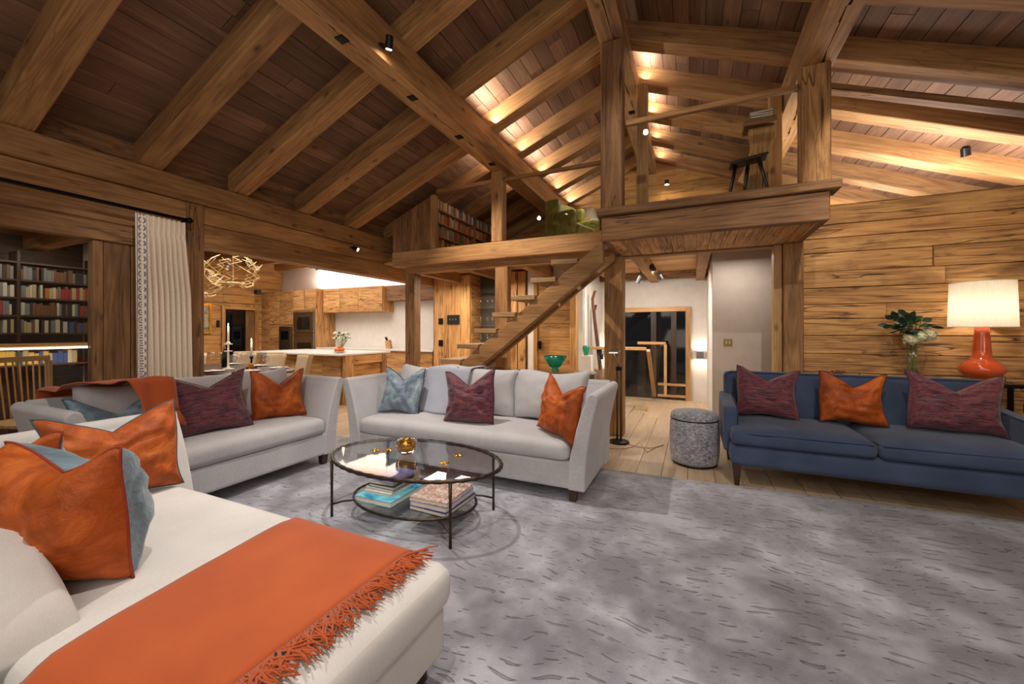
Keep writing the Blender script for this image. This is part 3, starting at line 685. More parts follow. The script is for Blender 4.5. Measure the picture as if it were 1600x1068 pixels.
def rbox(name, mat, parent, x0, x1, y0, y1, z0, z1, r=.04, crown=0, n=10, seed=0, wav=.0):
    """rounded, slightly crowned upholstery block (superellipsoid-like grid box)"""
    bm = bmesh.new(); bmesh.ops.create_cube(bm, size=2)
    bmesh.ops.subdivide_edges(bm, edges=bm.edges, cuts=n, use_grid_fill=True)
    a, b, c = (x1 - x0) / 2, (y1 - y0) / 2, (z1 - z0) / 2
    def ax(q, h):
        # concentrate rows near the rim
        s = abs(q); s = s ** .45; return math.copysign(s, q) * h
    for v in bm.verts:
        p = Vector((ax(v.co.x, a), ax(v.co.y, b), ax(v.co.z, c)))
        inn = Vector((max(-a + r, min(a - r, p.x)), max(-b + r, min(b - r, p.y)), max(-c + min(r, c * .98), min(c - min(r, c * .98), p.z))))
        d = p - inn
        if d.length > 1e-6: p = inn + d.normalized() * min(r, d.length) if d.length > r else p
        u, w_ = p.x / a, p.y / b
        if crown and p.z > 0: p.z += crown * (1 - u ** 4) * (1 - w_ ** 4)
        if wav: p += Vector((0, -1 if p.y < 0 else 0, .6)) * wav * mnoise.noise(Vector((p.x * 6 + seed, p.y * 6, p.z * 6)))
        v.co = p
    for f in bm.faces: f.smooth = True
    me = bpy.data.meshes.new(name); bm.to_mesh(me); bm.free(); me.materials.append(mat)
    o = bpy.data.objects.new(name, me); COL.objects.link(o); o.parent = parent; o.location = ((x0 + x1) / 2, (y0 + y1) / 2, (z0 + z1) / 2)
    return o
def flare_profile(inner0, outer0, z0, z1, fl, top_t, zin):
    """closed polygon (p,z): outer side curves outward by fl towards the top"""
    pts = []; N = 10
    def off(z): return fl * max(0, (z - .12) / (z1 - .12)) ** 1.8
    for i in range(N + 1): z = z0 + (z1 - top_t / 2 - z0) * i / N; pts.append((outer0 + off(z), z))
    xo = pts[-1][0]; zc = z1 - top_t / 2
    for k in range(1, 6): t = pi * k / 6; pts.append((xo - top_t / 2 + top_t / 2 * cos(t), zc + top_t / 2 * sin(t)))
    for i in range(N + 1):
        z = zc - (zc - zin) * i / N; th = top_t + (outer0 - inner0 - top_t) * (i / N) ** .8; pts.append((outer0 + off(z) - th, z))
    pts.append((inner0, z0))
    return pts
def sofa(label, loc, rz, W, D=.86, fl=.11, H=.83, mat=None, cush=3):
    mat = mat or M['grey_linen']
    r = thing('sofa', label, 'sofa', loc, (0, 0, rz))
    rbox('base', mat, r, -W / 2 + .02, W / 2 - .02, .005, D - .05, .10, .31, .025)
    rbox('seat_cushion', mat, r, -W / 2 + .12, W / 2 - .12, -.015, D - .22, .305, .455, .055, crown=.025, n=14, wav=.010)
    for s in (-1, 1):
        pf = flare_profile(W / 2 - .13, W / 2, .10, H, fl, .085, .30)
        pf = [(s * x, z) for x, z in pf]
        mb = MB().prism(pf, 'Y', 0, D); mb.build('arm', mat, r, .012, 2, smooth=False)
    pf = flare_profile(D - .17, D, .10, H, .08, .085, .30)
    MB().prism([(y, z) for y, z in pf], 'X', -W / 2 - .02, W / 2 + .02).build('back', mat, r, .008, 2)
    cw = (W - .26) / cush
    for i in range(cush):
        x = -W / 2 + .13 + cw * (i + .5)
        q = pillow(cw * 1.02, .46, .20, 'back_cushion', mat, r, None, chop=.02, seed=i + 3, ear=.03, puff=.32, loc=(x, D - .30, .47), rot=(-.20, 0, 0), wr=.004)
    for sx_ in (-1, 1):
        for yy in (.06, D - .14):
            x = sx_ * (W / 2 - .1)
            MB().add([(x - .032, yy - .032, .11), (x + .032, yy - .032, .11), (x + .032, yy + .032, .11), (x - .032, yy + .032, .11), (x - .025, yy - .025, 0), (x + .025, yy - .025, 0), (x + .025, yy + .025, 0), (x - .025, yy + .025, 0)],
                     [(0, 1, 2, 3), (4, 7, 6, 5), (0, 4, 5, 1), (1, 5, 6, 2), (2, 6, 7, 3), (3, 7, 4, 0)]).build('leg', wDark('Z'), r)
    return r
RZ = .012
sofa('pale grey linen sofa behind the glass coffee table, in front of the stair', (-1.885, 2.86, RZ), 0, 2.33)
sofa('pale grey linen sofa along the curtain side with an orange throw on its back', (-3.20, 1.95, RZ), pi / 2, 1.76, D=.80)

# --- chaise in the foreground
c = thing('chaise_longue', 'off-white chaise longue in the left foreground under the large orange throw', 'sofa', (-1.8, .85, RZ))
cx, cy = -1.8, .85
rbox('base', M['white_linen'], c, -2.95 - cx, -.84 - cx, .40 - cy, 1.25 - cy, .09, .28, .03)
rbox('seat_cushion', M['white_linen'], c, -2.80 - cx, -.81 - cx, .385 - cy, 1.27 - cy, .265, .425, .06, crown=.02, n=16, wav=.006)
pf = flare_profile(2.72 + cx, 2.90 + cx, .09, .80, .13, .10, .28)
MB().prism([(-x, z) for x, z in pf], 'Y', .30 - cy, 1.38 - cy).build('back', M['white_linen'], c, .012, 2)
# near arm: flares outward, its front end curves down towards the seat
def arm_fn(u, v):
    # u along the length from the back (0) to the front (1), v around the section
    X = -2.80 + 1.18 * u
    e = max(0, (X + 2.35) / .735); top = .40 + .31 * sqrt(max(0, 1 - min(1, e) ** 2.2)) if e > 0 else .71 + .03 * min(1, (-2.35 - X) / .3)
    sec = [(.525, .09), (.53, .40), (.53, .40 + (top - .40) * .7), (.505, top - .012), (.46, top), (.40, top), (.345, top - .02), (.32, top - .07), (.36, .40), (.37, .09)]
    q = v * (len(sec) - 1); i = min(int(q), len(sec) - 2); f = q - i
    y = sec[i][0] * (1 - f) + sec[i + 1][0] * f; z = sec[i][1] * (1 - f) + sec[i + 1][1] * f
    return (X - cx, y - cy, min(z, top))
ma = MB().grid(arm_fn, 34, 24)
ma.add([arm_fn(1, j / 24) for j in range(25)], [tuple(range(25))])
ma.build('arm', M['white_linen'], c, smooth=True, weld=True)
for (x, y) in ((-.92, 1.17), (-.92, .52), (-2.8, 1.17)):
    box('leg', M['brass'] if False else wDark('Z'), c, x - .03 - cx, x + .03 - cx, y - .03 - cy, y + .03 - cy, -RZ + .012, .1)

# --- throws with fringe
def throw(name, label, fn, nu, nv, mat, fringe_edges, r=.0035, seed=1, strand=None):
    T = thing(name, label, 'throw', fn(.5, .5)); T.location = fn(.5, .5); ox = Vector(fn(.5, .5))
    mb = MB().grid(lambda u, v: Vector(fn(u, v)) - ox, nu, nv)
    mb.build('cloth', mat, T, smooth=True, solid=.006)
    rr = random.Random(seed); fr = MB()
    for (edge, count, length, gz) in fringe_edges:
        for k in range(count):
            u, v = edge(k / (count - 1)); p = Vector(fn(u, v)) - ox
            for s in range(2): fr.tube(strand(p, rr, length, gz), [r, r, r * .9, r * .6], 4)
    if fr.v: o = fr.build('fringe', mat, T, smooth=True); o['kind'] = 'stuff'
    return T
def ch_top(x, y):
    u = (x - (-1.805)) / .995; w_ = (y - .8275) / .4425
    z = .425 + RZ + .02 * (1 - min(1, abs(u)) ** 4) * (1 - min(1, abs(w_)) ** 4) + .008
    return z
def big_throw(u, v):
    # u 0..1 from left edge to fringed right edge, v 0..1 from near to far side, hanging over both sides
    L = 1.55; s = -.28 + L * v     # arc length measured from the near edge y=.44
    if s < 0: y = .372; z = ch_top(-1.3, .40) + s
    elif s < .885: y = .385 + s; z = None
    else: y = 1.275 + .008; z = ch_top(-1.3, 1.26) - (s - .885) - .01
    xl = -1.47 - .24 * v; xr = -1.02 - .0 * v + .03 * sin(3 * v)
    x = xl + (xr - xl) * u
    if z is None:
        z = ch_top(x, y)
        for e, yy in ((y - .385, 0), (1.27 - y, 0)):
            if e < .06: z -= .022 * (1 - e / .06) ** 2
    z += .004 * mnoise.noise(Vector((x * 5, y * 5, 1))) + (.003 if .2 < v < .7 else 0)
    return (x, y, max(.13, z))
def strand_top(p, rr, L, gz):
    a = rr.uniform(-.9, .6); d = Vector((cos(a), sin(a) * .9, 0)); q = [p]
    for i in range(3):
        d = Vector((d.x + rr.uniform(-.35, .35), d.y + rr.uniform(-.5, .5), 0)).normalized(); q.append(q[-1] + d * L / 3 * rr.uniform(.7, 1.2) + Vector((0, 0, rr.uniform(.0, .008) if i < 2 else -.002)))
    return q
throw('throw', 'large orange wool throw with a knotted fringe across the chaise', big_throw, 24, 60, M['throw_orange'],
      [(lambda k: (1.0, .19 + .53 * k), 130, .12, 0)], r=.0034, strand=strand_top)
def strand_down(p, rr, L, gz):
    q = [p]
    for i in range(3): q.append(q[-1] + Vector((rr.uniform(-.012, .02) + gz * .01, rr.uniform(-.012, .012), -L / 3 * rr.uniform(.8, 1.1))))
    return q
def a_throw(u, v):
    # over the back of the left sofa: v runs over the back from behind to front, u along Y
    y = 1.14 + .44 * u; yy = y + .10 * (v - .5)
    if v < .3: x = -4.12; z = .62 + .22 * (v / .3)
    elif v < .5: x = -4.12 + .34 * (v - .3) / .2; z = .885 + .03 * sin(u * 9)
    else:
        s = (v - .5) / .5; x = -3.78 + .35 * min(1, s * 2.4)
        z = .935 + .035 * min(1, s * 4) - .25 * max(0, s - .42) / .58 * min(1, max(0, (u - .35) / .22))
    return (x + .015 * sin(u * 16), yy, z + .006 * sin(u * 14 + v * 3) + .012 * mnoise.noise(Vector((u * 5, v * 4, 2))))
throw('throw', 'orange throw slung over the back of the left grey sofa', a_throw, 30, 20, M['throw_orange'],
      [(lambda k: (.50 + .50 * k, 1.0), 46, .10, 2)], r=.003, strand=strand_down, seed=4)
def b_throw(u, v):
    x = -2.52 + .50 * u + .05 * (1 - v)
    s = v
    if s < .25: y = 3.74; z = .66 + .8 * s
    elif s < .4: y = 3.74 - .30 * (s - .25) / .15; z = .925 + .01 * sin(8 * u)
    else: q = (s - .4) / .6; y = 3.42 - .17 * q; z = .925 - .43 * q
    y -= .012 * sin(u * 7 + 4 * v) + .02 * math.exp(-((u - .5) / .4) ** 2)
    return (x, y - .02, z + .0)
def strand_left(p, rr, L, gz):
    q = [p]
    for i in range(3): q.append(q[-1] + Vector((-L / 3 * rr.uniform(.5, 1), rr.uniform(-.01, .006), -L / 5 * rr.uniform(-.2, 1.2))))
    return q
throw('throw', 'lilac grey throw folded over the back cushions of the middle sofa', b_throw, 16, 30, M['throw_grey'],
      [(lambda k: (0.0, .42 + .5 * k), 40, .06, 0)], r=.003, strand=strand_left, seed=6)

# --- blue sofa
b = thing('sofa', 'long navy blue sofa with tapered wooden legs in front of the plank wall', 'sofa', (1.27, 3.78, 0))
BM = M['blue_wool']
rbox('base', BM, b, -.98, .98, 0, .86, .17, .36, .05, n=12)
rbox('seat_cushion', BM, b, -.975, -.02, -.02, .72, .345, .47, .05, crown=.045, n=14, wav=.014, seed=2)
rbox('seat_cushion', BM, b, -.015, .945, -.02, .72, .345, .47, .05, crown=.045, n=14, wav=.014, seed=9)
for cx0, cx1 in ((-.975, -.02), (-.015, .945)):
    for zz in (.452, .362):
        MB().tube([(cx0 + .03, .5, zz), (cx0 + .008, .05, zz), (cx0 + .03, -.012, zz), (cx1 - .03, -.012, zz), (cx1 - .008, .05, zz), (cx1 - .03, .5, zz)], .004, 6).build('piping', M['blue_pipe'], b, smooth=True)
bk = rbox('back', BM, b, -.98, .98, -.09, .09, -.29, .29, .05, crown=.0, n=12); bk.location = (0, .80, .61); bk.rotation_euler = (-.13, 0, 0)
MB().tube([(-.955, .765, .33), (-.965, .755, .60), (-.965, .745, .86), (-.93, .745, .893), (.93, .745, .893), (.965, .745, .86), (.965, .755, .4)], .004, 6).build('piping', M['blue_pipe'], b, smooth=True)
for s in (-1, 1):
    pts = [(.16, .25), (.16, .60), (.20, .635), (.50, .655), (.82, .69), (.88, .66), (.88, .25)]
    x0, x1 = (s * .91, s * 1.02)
    MB().prism([(y, z) for y, z in pts], 'X', min(x0, x1), max(x0, x1)).build('arm', BM, b, .022, 3, smooth=False)
    MB().tube([(s * .91, .155, .27), (s * .91, .157, .60), (s * .91, .20, .64), (s * .91, .5, .66), (s * .91, .75, .685)], .004, 6).build('piping', M['blue_pipe'], b, smooth=True)
    for yy in (.05, .80):
        x = s * .93
        MB().add([(x - .035, yy - .03, .19), (x + .035, yy - .03, .19), (x + .035, yy + .035, .19), (x - .035, yy + .035, .19), (x - .016, yy - .02, 0.001), (x + .016, yy - .02, 0.001), (x + .016, yy + .012, 0.001), (x - .016, yy + .012, 0.001)],
                 [(0, 1, 2, 3), (4, 7, 6, 5), (0, 4, 5, 1), (1, 5, 6, 2), (2, 6, 7, 3), (3, 7, 4, 0)]).build('leg', wDark('Z'), b)

# --- cushions
V, VO, VB, MR = M, M['velvet_orange'], M['velvet_blue'], M['maroon']
cushion('silver blue velvet cushion at the left end of the middle sofa', (-2.66, 3.12, .475), .10, .47, .47, VB, M['pipe_dark'], 1, roll=.03)
cushion('plum and red streaked cushion in the middle of the central grey sofa', (-1.80, 3.02, .478), .06, .50, .47, MR, M['pipe_dark'], 2, roll=-.06, back=VO)
cushion('orange velvet cushion against the right arm of the middle sofa', (-1.0, 2.98, .475), -.55, .45, .45, VO, M['pipe_rust'], 3, roll=.12)
cushion('plum streaked cushion on the left grey sofa facing the coffee table', (-3.50, 1.90, .475), 1.42, .56, .50, MR, M['pipe_dark'], 4, roll=-.05, back=VO)
cushion('orange velvet cushion near the right arm of the left sofa', (-3.55, 2.49, .475), 1.35, .48, .46, VO, M['pipe_rust'], 5, roll=.03)
cushion('pale blue mottled cushion half hidden at the left end of the left sofa', (-3.58, 1.36, .470), 1.50, .50, .40, M['velvet_pale'], M['pipe_teal'], 6, lean=-.35)
cushion('large orange velvet cushion standing against the back of the chaise', (-2.62, 1.00, .450), 1.48, .53, .47, VO, M['pipe_teal'], 7, lean=-.20, back=M['velvet_pale'], roll=-.03)
cushion('front orange velvet cushion with a grey blue back beside the chaise arm', (-1.98, .635, .450), .24, .52, .46, VO, M['pipe_rust'], 8, lean=.08, t_=.32, back=M['velvet_pale'], chop=.075)
cushion('orange cushion tucked behind the front one on the chaise', (-2.46, .60, .450), .35, .50, .46, VO, M['pipe_rust'], 9, lean=.02, back=M['velvet_pale'], t_=.2)
cushion('plum streaked cushion at the left end of the blue sofa', (.60, 4.24, .515), -.05, .50, .46, MR, M['pipe_dark'], 10, roll=.06, back=VO)
cushion('orange velvet cushion in the middle of the blue sofa', (1.22, 4.22, .515), .04, .47, .44, VO, M['pipe_dark'], 11, roll=.05)
cushion('wide plum streaked cushion at the right end of the blue sofa', (1.84, 4.18, .515), .02, .58, .46, MR, M['pipe_dark'], 12, roll=.05)

# --- rug
r_ = MB()
def rugfn(u, v):
    return ((u - .5) * 6.05, (v - .5) * 4.5, 0)
rg = r_.grid(rugfn, 40, 30).build('rug', M['rug'], loc=(-.80, 1.45, .006), rot=(0, 0, radians(3.2)), smooth=True)
md = rg.modifiers.new('s', 'SOLIDIFY'); md.thickness = .012; md.offset = 1
tag(rg, 'large silver grey rug with carved dashes under the sofas and coffee table', 'rug')

# --- pouf
p = thing('pouf', 'round mottled grey drum stool between the post and the blue sofa', 'stool', (.015, 4.30, 0))
MB().lathe([(.0, .02), (.20, .02), (.215, .04), (.225, .12), (.228, .25), (.222, .40), (.212, .44)], 40).build('drum', M['pouf'], p, smooth=True)
MB().lathe([(.212, .44), (.216, .45), (.214, .48), (.195, .505), (.12, .52), (0, .525)], 40).build('seat_pad', M['pouf'], p, smooth=True)
MB().lathe([(.0, 0), (.19, 0), (.205, .01), (.205, .03)], 40).build('plinth', M['black'], p, smooth=True)
MB().tube([(.216 * cos(k * pi / 20), .216 * sin(k * pi / 20), .442) for k in range(40)], .004, 6, True).build('piping', M['metal_dark'], p, smooth=True)

# ================================================================== COFFEE TABLE
T = thing('coffee_table', 'oval glass coffee table with a hammered bronze frame and lower shelf', 'table', (-1.785, 2.25, .018))
def ell(a, b, z, n=64, ph=0): return [(a * cos(2 * pi * k / n + ph), b * sin(2 * pi * k / n + ph), z) for k in range(n)]
pts = ell(.655, .40, .392, 160); MB().tube(pts, [.0135 + .0022 * sin(k * 1.7) for k in range(160)], 8, True).build('rim', M['bronze'], T, smooth=True)
MB().lathe([(0, .393), (1, .393), (1, .401), (0, .401)], 64, (0, 0, 0), .645, .39).build('glass_top', M['table_glass'], T)
pts = ell(.47, .31, .115, 120); MB().tube(pts, [.0095 + .0012 * sin(k * 1.7) for k in range(120)], 8, True).build('shelf_rim', M['bronze'], T, smooth=True)
MB().lathe([(0, .112), (1, .112), (1, .118), (0, .118)], 64, (0, 0, 0), .463, .303).build('glass_shelf', M['table_glass'], T)
for sx_ in (-1, 1):
    for sy_ in (-1, 1):
        x, y = sx_ * .485, sy_ * .278
        MB().tube([(x, y, 0), (x, y, .13), (x, y, .27), (x, y, .385)], [.0095, .0085, .009, .0115], 8).build('leg', M['bronze'], T, smooth=True)
        MB().tube([(x, y, .085), (x * .86, y * .86, .105), (x * .70, y * .72, .112)], .0065, 6).build('stretcher', M['bronze'], T, smooth=True)
def book(label, loc, rz, w_, d_, h_, cov, group=None, name='book'):
    r = thing(name, label, 'book', loc, (0, 0, rz), group)
    MB().box(-w_ / 2, w_ / 2, -d_ / 2, d_ / 2, 0, .0025).box(-w_ / 2, w_ / 2, -d_ / 2, d_ / 2, h_ - .0025, h_).box(-w_ / 2, -w_ / 2 + .003, -d_ / 2, d_ / 2, .0025, h_ - .0025).build('cover', cov, r)
    box('pages', M['paper'], r, -w_ / 2 + .003, w_ / 2 - .004, -d_ / 2 + .004, d_ / 2 - .004, .0025, h_ - .0025, 0)
    return r
Z0 = .018 + .119
book('large turquoise sea cover book lying under the grey books', (-1.965, 2.24, Z0), .02, .31, .42, .034, M['cov_blue'])
book('lowest white book of the stack on the turquoise book', (-1.985, 2.25, Z0 + .0345), .03, .23, .30, .018, M['cov_white'])
book('grey book second from the bottom on the turquoise book', (-1.99, 2.26, Z0 + .053), .06, .23, .29, .016, M['cov_grey'])
book('dark edged book third from the bottom on the turquoise book', (-1.975, 2.27, Z0 + .0695), .02, .22, .29, .020, M['cov_dark'])
book('pale book near the top of the left stack', (-1.99, 2.27, Z0 + .090), .08, .19, .26, .022, M['cov_white'])
book('violet cover book on top of the left stack', (-1.965, 2.26, Z0 + .1125), -.05, .19, .25, .014, M['cov_violet'])
book('bottom book of the right stack with a dark spine', (-1.535, 2.25, Z0), -.03, .29, .36, .026, M['cov_dark'])
book('thick cream book in the middle of the right stack', (-1.54, 2.25, Z0 + .0265), .0, .28, .35, .032, M['cov_violet'])
book('book with a colourful street photograph cover on top of the right stack', (-1.545, 2.25, Z0 + .059), .03, .28, .35, .026, M['cov_photo'])
# crystal bowl with gold interior
B = thing('bowl', 'thick pale crystal bowl with gold leaf heart on the coffee table', 'bowl', (-1.86, 2.26, .42))
MB().lathe([(0, 0), (.03, .0), (.052, .015), (.072, .045), (.078, .075), (.072, .10), (.060, .112), (.042, .116), (.034, .110), (.0, .1)], 32).build('crystal_body', M['crystal'], B, smooth=True)
MB().lathe([(0, .035), (.024, .037), (.038, .05), (.043, .07), (.038, .088), (.028, .098), (.030, .118)], 28).build('gold_heart', M['gold'], B, smooth=True)
def leaf_orn(label, loc, rz, seed):
    r = thing('ornament', label, 'ornament', loc, (0, 0, rz), None); rr = random.Random(seed)
    for k in range(4):
        a = k * 1.57 + rr.uniform(-.3, .3); rad = .026
        mb = MB().grid(lambda u, v: (cos(a) * (rad * .7 + rad * (u - .5) * 1.5) - sin(a) * (v - .5) * .035 * (1.2 - u), sin(a) * (rad * .7 + rad * (u - .5) * 1.5) + cos(a) * (v - .5) * .035 * (1.2 - u), .003 + .014 * sin(pi * u) * (1 - abs(v - .5)) + .004 * rr.random()), 6, 5)
        mb.build('petal', M['gold'], r, smooth=True, solid=.002)
    MB().lathe([(0, 0), (.010, .001), (.012, .008), (.006, .014), (0, .015)], 12).build('centre', M['gold'], r, smooth=True)
leaf_orn('gilded ornament on the left half of the glass table top, outermost', (-2.11, 2.22, .420), .3, 1)
leaf_orn('gilded ornament left of the crystal bowl, nearer to it', (-2.03, 2.27, .420), 1.1, 2)
leaf_orn('gilded ornament on the right of the table top, nearer to the viewer', (-1.49, 2.19, .420), .7, 3)
leaf_orn('gilded ornament on the right of the table top, nearer to the middle sofa', (-1.50, 2.37, .420), .2, 4)

# ================================================================== LAMPS / CONSOLES
# console behind the blue sofa
Cn = thing('console_table', 'slim dark metal console table behind the blue sofa', 'table', (1.85, 4.88, 0))
for x in (-.72, .69):
    for y in (-.14, .11): box('leg', M['metal_dark'], Cn, x, x + .03, y, y + .03, 0, .85, .002)
for y in (-.14, .11): box('rail', M['metal_dark'], Cn, -.69, .69, y, y + .03, .82, .85, .002)
for x in (-.72, .69): box('rail', M['metal_dark'], Cn, x, x + .03, -.11, .11, .82, .85, .002)
box('table_top', M['table_glass'], Cn, -.72, .72, -.14, .14, .851, .861, .001)
Lp = thing('table_lamp', 'table lamp with a round orange ceramic base and a wide linen drum shade', 'lamp', (2.31, 4.87, .861))
MB().lathe([(0, 0), (.055, 0), (.06, .01), (.07, .025), (.115, .05), (.142, .09), (.140, .125), (.105, .165), (.072, .19), (.062, .21), (.058, .26), (.048, .42), (.045, .475), (0, .475)], 48).build('lamp_base', M['ceramic_orange'], Lp, smooth=True)
MB().tube([(0, 0, .475), (0, 0, .60)], .008, 8).build('stem', M['brass'], Lp)
sh = MB().lathe([(.206, .475), (.196, .868)], 48); sh.f = [f for f in sh.f if len(f) == 4]; sho = sh.build('lamp_shade', M['shade'], Lp, smooth=True)
for z, rr_ in ((.475, .206), (.868, .196)): MB().tube([(rr_ * cos(2 * pi * k / 48), rr_ * sin(2 * pi * k / 48), z) for k in range(48)], .0035, 6, True).build('shade_rim', M['shade'], sho, smooth=True)
MB().lathe([(0, .60), (.022, .61), (.03, .64), (.022, .675), (0, .68)], 16).build('bulb', M['lampglow'], Lp, smooth=True)
l = bpy.data.lights.new('bulb_light', 'POINT'); l.energy = 10; l.color = (1, .86, .68); l.shadow_soft_size = .035
o = bpy.data.objects.new('bulb_light', l); COL.objects.link(o); o.location = (2.31, 4.87, .861 + .64)
cd = MB().tube([(2.38, 4.84, .868), (2.45, 4.80, .868), (2.50, 4.735, .80), (2.505, 4.73, .6), (2.50, 4.74, .45), (2.53, 4.76, .25), (2.5, 4.82, .01)], .004, 6).build('lamp_cable', M['black'], smooth=True); tag(cd, 'black cable with inline switch hanging from the orange lamp', 'cable')
o = box('cable_switch', M['black'], cd, 2.492, 2.518, 4.72, 4.742, .62, .70, .004)
# vase with flowers
Vs = thing('vase', 'clear bulbous glass vase on the console beside the orange lamp', 'vase', (1.845, 4.86, .861))
MB().lathe([(0, .002), (.045, .002), (.05, .02), (.045, .04), (.075, .10), (.098, .18), (.095, .24), (.075, .30), (.066, .33), (.072, .345)], 36).build('glass_body', M['vase_glass'], Vs, smooth=True)
Fl = thing('bouquet', 'cream hydrangeas with dark green leaves in the glass vase', 'flowers', (1.845, 4.86, 1.20))
rr = random.Random(11)
def leafmesh(mb, p, d, L, wd, rr, tw=0):
    d = d.normalized(); s = d.cross(Vector((0, 0, 1)));
    if s.length < .1: s = Vector((1, 0, 0))
    s.normalize(); s = Matrix.Rotation(tw, 3, d) @ s; nn = s.cross(d); cen = [p + d * L * t + nn * (-.18 * L * t * t) for t in (0, .25, .5, .75, 1)]; ws = (.05, .8, 1, .7, .03)
    vs = []
    for c_, k in zip(cen, ws): vs += [c_ - s * wd * k, c_ + nn * .004, c_ + s * wd * k]
    mb.add(vs, [(3 * i + a, 3 * i + a + 1, 3 * i + a + 4, 3 * i + a + 3) for i in range(4) for a in (0, 1)])
for k in range(9):
    a = rr.uniform(0, 6.28); q = Vector((cos(a) * .05, sin(a) * .05, -.30)); e = Vector((cos(a + .4) * rr.uniform(.03, .10), sin(a + .4) * .06, rr.uniform(.05, .2)))
    MB().tube([q, q * .5 + Vector((0, 0, -.08)), Vector((e.x * .5, e.y * .5, .02)), e], .0045, 6).build('stem', M['stem'], Fl, smooth=True)
for k in range(70):
    a = rr.uniform(0, 6.28); el = rr.uniform(-.1, 1.4); d = Vector((cos(a) * cos(el), sin(a) * cos(el) * .8, sin(el)))
    p0 = Vector((-.03, 0, .10)) + d * rr.uniform(.03, .16); mb = MB(); leafmesh(mb, p0, d + Vector((0, 0, -.2)), rr.uniform(.06, .085), rr.uniform(.022, .032), rr, rr.uniform(-1.2, 1.2))
    mb.build('leaf', M['leaf_dark'] if k % 3 else M['leaf'], Fl, smooth=True)
for (x, y, z, R_) in ((-.02, -.06, .03, .065), (.09, -.03, .06, .068), (.03, -.08, .05, .05), (-.06, .03, .16, .05)):
    mb = MB()
    for k in range(90):
        a = rr.uniform(0, 6.28); el = rr.uniform(-.7, 1.57); d = Vector((cos(a) * cos(el), sin(a) * cos(el), sin(el))); p0 = Vector((x, y, z)) + d * R_
        leafmesh(mb, p0, d.cross(Vector((rr.random(), rr.random(), rr.random()))), .022, .008, rr)
    mb.lathe([(0, -R_ * .9), (R_ * .7, -R_ * .5), (R_ * .92, 0), (R_ * .7, R_ * .6), (0, R_ * .92)], 14, (x, y, z)); mb.build('flower_head', M['petal'], Fl, smooth=True)
# small dishes
Ds = thing('glass_dish', 'small glass dish of dark dried fruit behind the blue sofa', 'dish', (1.30, 4.87, .861))
MB().lathe([(0, .003), (.04, .003), (.075, .02), (.085, .035)], 28).build('dish_body', M['vase_glass'], Ds, smooth=True)
for k in range(14):
    a = k * 2.4; q = .05 * sqrt(k / 14); x, y = q * cos(a), q * sin(a)
    MB().lathe([(0, -.012), (.010, -.006), (.012, 0), (.009, .008), (0, .012)], 8, (x, y, .03 + .012 * (k % 2))).build('dried_fruit', M['bk_brown'], Ds, smooth=True)
D2 = thing('glass_dish', 'shallow empty glass dish left of the dried fruit', 'dish', (1.14, 4.87, .861))
MB().lathe([(0, .003), (.035, .003), (.06, .015), (.07, .03)], 28).build('dish_body', M['vase_glass'], D2, smooth=True)

# console behind the middle sofa
C2 = thing('console_table', 'dark wood console with a glass top behind the middle sofa', 'table', (-1.55, 4.0, 0))
box('apron', wDark('X'), C2, -.62, .62, -.10, .12, .74, .87); box('table_top', M['table_glass'], C2, -.66, .66, -.14, .14, .871, .883, .001)
for x in (-.60, .54):
    for y in (-.09, .06): box('leg', wDark('Z'), C2, x, x + .06, y, y + .05, 0, .74)
gb = MB().lathe([(0, 0), (.04, 0), (.045, .008), (.03, .02), (.07, .05), (.10, .10), (.125, .155), (.115, .152), (.09, .10), (.06, .055), (0, .035)], 32, sx=1, sy=1).build('bowl', M['teal_glass'], loc=(-1.33, 4.02, .884), smooth=True); tag(gb, 'teal green glass bowl on the console behind the middle sofa', 'bowl')
tv = MB().lathe([(0, 0), (.035, 0), (.045, .05), (.06, .12), (.05, .16)], 24).build('vase', M['teal_glass'], loc=(-1.6, 6.45, .9), smooth=True); tag(tv, 'small teal vessel behind the glass rail near the skis', 'vase')
pd = box('pedestal', M['white_wall'], None, -1.68, -1.5, 6.37, 6.53, 0, .9); tag(pd, 'white pedestal under the small teal vessel', 'pedestal')

# floor lamp
F = thing('floor_lamp', 'slim bronze reading lamp standing in front of the thick post', 'lamp', (-.78, 4.72, 0))
MB().lathe([(0, 0), (.115, 0), (.118, .012), (.11, .022), (.03, .028), (0, .03)], 36).build('lamp_base', M['metal_dark'], F, smooth=True)
for dx in (-.022, .022): MB().tube([(dx, 0, .03), (dx, 0, .86)], .010, 8).build('pole', M['bronze'], F, smooth=True)
MB().box(-.035, .035, -.015, .015, .84, .885).build('joint', M['metal_dark'], F, .004)
MB().tube([(0, 0, .88), (-.07, -.02, 1.06)], .006, 6).build('arm', M['steel'], F, smooth=True)
MB().box(-.12, .01, -.03, .03, 1.05, 1.078).build('lamp_head', M['steel'], F, .006)
MB().box(-.11, -.02, -.02, .02, 1.045, 1.049).build('lens', M['dimglow'], F)
fc = MB().tube([(-1.0, 4.46, .006), (-.85, 4.42, .006), (-.68, 4.48, .006), (-.60, 4.60, .006), (-.55, 4.74, .03), (-.50, 4.62, .006), (-.44, 4.45, .006), (-.38, 4.66, .006), (-.30, 4.80, .006), (-.42, 4.62, .006), (-.55, 4.60, .008), (-.72, 4.72, .006)], .004, 6).build('lamp_cable', M['terracotta'], smooth=True); tag(fc, 'thin brown cable curled on the floor beside the reading lamp', 'cable')

